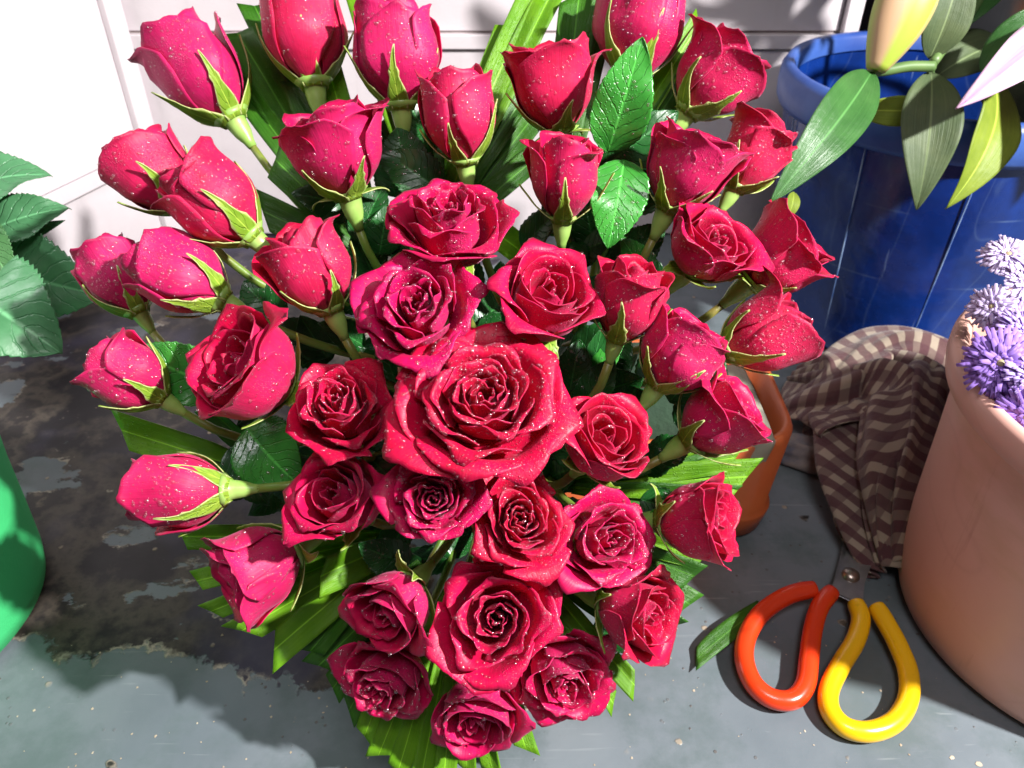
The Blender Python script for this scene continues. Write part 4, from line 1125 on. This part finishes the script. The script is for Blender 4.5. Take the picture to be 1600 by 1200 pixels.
def wad(mb, spine, hw, hh, amp, seed, na=150, nb_=110, s0=0.0, freq=5.0):
    """a gathered length of cloth: an arched sheet along a spine, furrowed by folds that run mostly along it"""
    n = len(spine); sp = np.array(spine, float); t = np.linspace(0, n - 1, na); G = np.zeros((na, nb_, 3)); uv = np.zeros((na, nb_, 2))
    i = np.minimum(t.astype(int), n - 2); f = (t - i)[:, None]; f = f * f * (3 - 2 * f)
    f = (t - i)[:, None]; p0 = sp[np.maximum(i - 1, 0)]; p1 = sp[i]; p2 = sp[i + 1]; p3 = sp[np.minimum(i + 2, n - 1)]
    c = .5 * (2 * p1 + (-p0 + p2) * f + (2 * p0 - 5 * p1 + 4 * p2 - p3) * f ** 2 + (-p0 + 3 * p1 - 3 * p2 + p3) * f ** 3); c[:, 2] = np.maximum(c[:, 2], 0)
    tn = np.gradient(c, axis=0); tn[:, 2] = 0; tn /= np.linalg.norm(tn, axis=1, keepdims=True); sd = np.stack([tn[:, 1], -tn[:, 0], 0 * tn[:, 0]], 1)
    a = np.linspace(0, 1, na); sm = lambda q: np.convolve(np.pad(np.interp(a, np.linspace(0, 1, len(q)), q), 12, 'edge'), np.hanning(25) / np.hanning(25).sum(), 'valid'); W = sm(hw); Hh = sm(hh)
    A, B = np.meshgrid(a, np.linspace(-1, 1, nb_), indexing='ij')
    wv = vnoise(A * 1.5, B * .9, seed)
    ph = freq * (B * 2.2 + .9 * A + .42 * wv)
    fold = 1.1 * (.5 + .5 * np.cos(2 * ph)) ** 1.5 - .45
    fold2 = (.5 + .5 * np.cos(ph * 3.1 + 3 * A + .5 * vnoise(A * 2, B * 1.5, seed + 1))) ** 1.4 - .4
    disp = amp * (fold + .42 * fold2 + .30 * vnoise(A * 1.6, B * 1.2, seed + 2))
    ang = B * math.pi * .56
    r = 1 + disp
    X = np.sin(ang) * r * W[:, None]; Z = np.maximum(0.002, (np.cos(ang)) * r * Hh[:, None] + .002)
    Z = np.where(np.abs(B) > .93, .0015 + 0 * Z, Z)
    G = c[:, None, :] + sd[:, None, :] * X[..., None]; G[..., 2] = c[:, None, 2] + Z
    dA = np.linalg.norm(np.diff(G, axis=0, prepend=G[:1]), axis=2).cumsum(0); dB = np.linalg.norm(np.diff(G, axis=1, prepend=G[:, :1]), axis=2).cumsum(1); dB = dB - dB[:, nb_ // 2:nb_ // 2 + 1]
    Uc = .75 * dA.mean(1, keepdims=True) + .25 * dA + .25 * dB; Vc = dB - .2 * dA.mean(1, keepdims=True)
    uv = np.dstack([Uc + s0 + .003 * wv, Vc])
    mb.shell(G, .0012, uv)
mb = MB()
wad(mb, [(.29, .665, 0), (.325, .635, 0), (.36, .60, 0), (.378, .545, 0), (.345, .47, 0), (.318, .395, 0)], [.02, .065, .094, .096, .088, .072, .042], [.01, .04, .064, .074, .066, .054, .014], .36, 3, freq=4.6)
wad(mb, [(.40, .60, .045), (.362, .565, .062), (.345, .52, .052), (.318, .46, .038), (.298, .405, .012)], [.012, .024, .026, .024, .030, .012], [.012, .026, .028, .026, .030, .008], .25, 9, 90, 60, .1, 3.0)
wad(mb, [(.27, .62, .0), (.30, .60, .03), (.36, .625, .05), (.42, .60, .045), (.45, .56, .03)], [.015, .030, .034, .034, .02], [.01, .03, .034, .03, .01], .22, 14, 90, 60, .2, 3.2)
mb.build('cloth', clm, cl)
# a scrap of blue and cream rag under its left end
b = MB(); wad(b, [(.235, .565, 0), (.27, .55, 0), (.31, .53, 0)], [.006, .02, .02, .01], [.004, .016, .016, .004], .2, 21, 40, 30, 0, 2.5)
o = b.build('rag', mat_plain('blue_rag', (.03, .05, .10), (.30, .25, .20), 26, .9), None)
tag(o, 'small blue and cream rag by the orange planter', 'rag')

# ------------------------------------------------------------------ loose leaf strip beside the scissors
rng = random.Random(5)
b = MB(); A0, A1 = T(1192, 950, .004), T(1076, 1042, .002)
d = A1 - A0; L = np.linalg.norm(d); d /= L; sx = np.cross(d, [0, 0, 1]); G = np.zeros((20, 7, 3))
for i, v in enumerate(np.linspace(0, 1, 20)):
    for j, uu in enumerate(np.linspace(-1, 1, 7)):
        w = .0075 * (.8 + .2 * math.sin(v * 3)); G[i, j] = A0 + d * (L * v - .014 * v ** 4 * (uu + 1) * .5) + sx * uu * w + np.array([0, 0, .0015 + abs(uu) * .0014 + .004 * math.sin(v * 3.1)])
b.shell(G, .0005)
o = b.build('palm_strip', M['palm_dark']); tag(o, 'loose green leaf strip lying on the table under the red scissor handle', 'leaf')
# crumbs on the table
b = MB(); r0 = random.Random(77)
for k in range(170):
    if k % 3: x, y = r0.uniform(-.40, .0), r0.uniform(.22, .36)
    else: x, y = r0.uniform(.05, .30), r0.uniform(.24, .42)
    s = r0.uniform(.0003, .0011) * (1 if r0.random() < .9 else 1.8); V = []
    for q in range(8):
        a = q / 8 * 6.283; V.append((x + s * math.cos(a) * r0.uniform(.5, 1.3), y + s * math.sin(a) * r0.uniform(.5, 1.3), 0.0003))
    V.append((x, y, s * r0.uniform(.4, .9)))
    b.add(V, [(q, (q + 1) % 8, 8) for q in range(8)])
o = b.build('crumbs', mat_plain('crumbs', (.30, .23, .16), (.50, .44, .34), 80, .9)); tag(o, 'dry crumbs and plant bits scattered over the grey table', 'crumbs', kind='stuff')
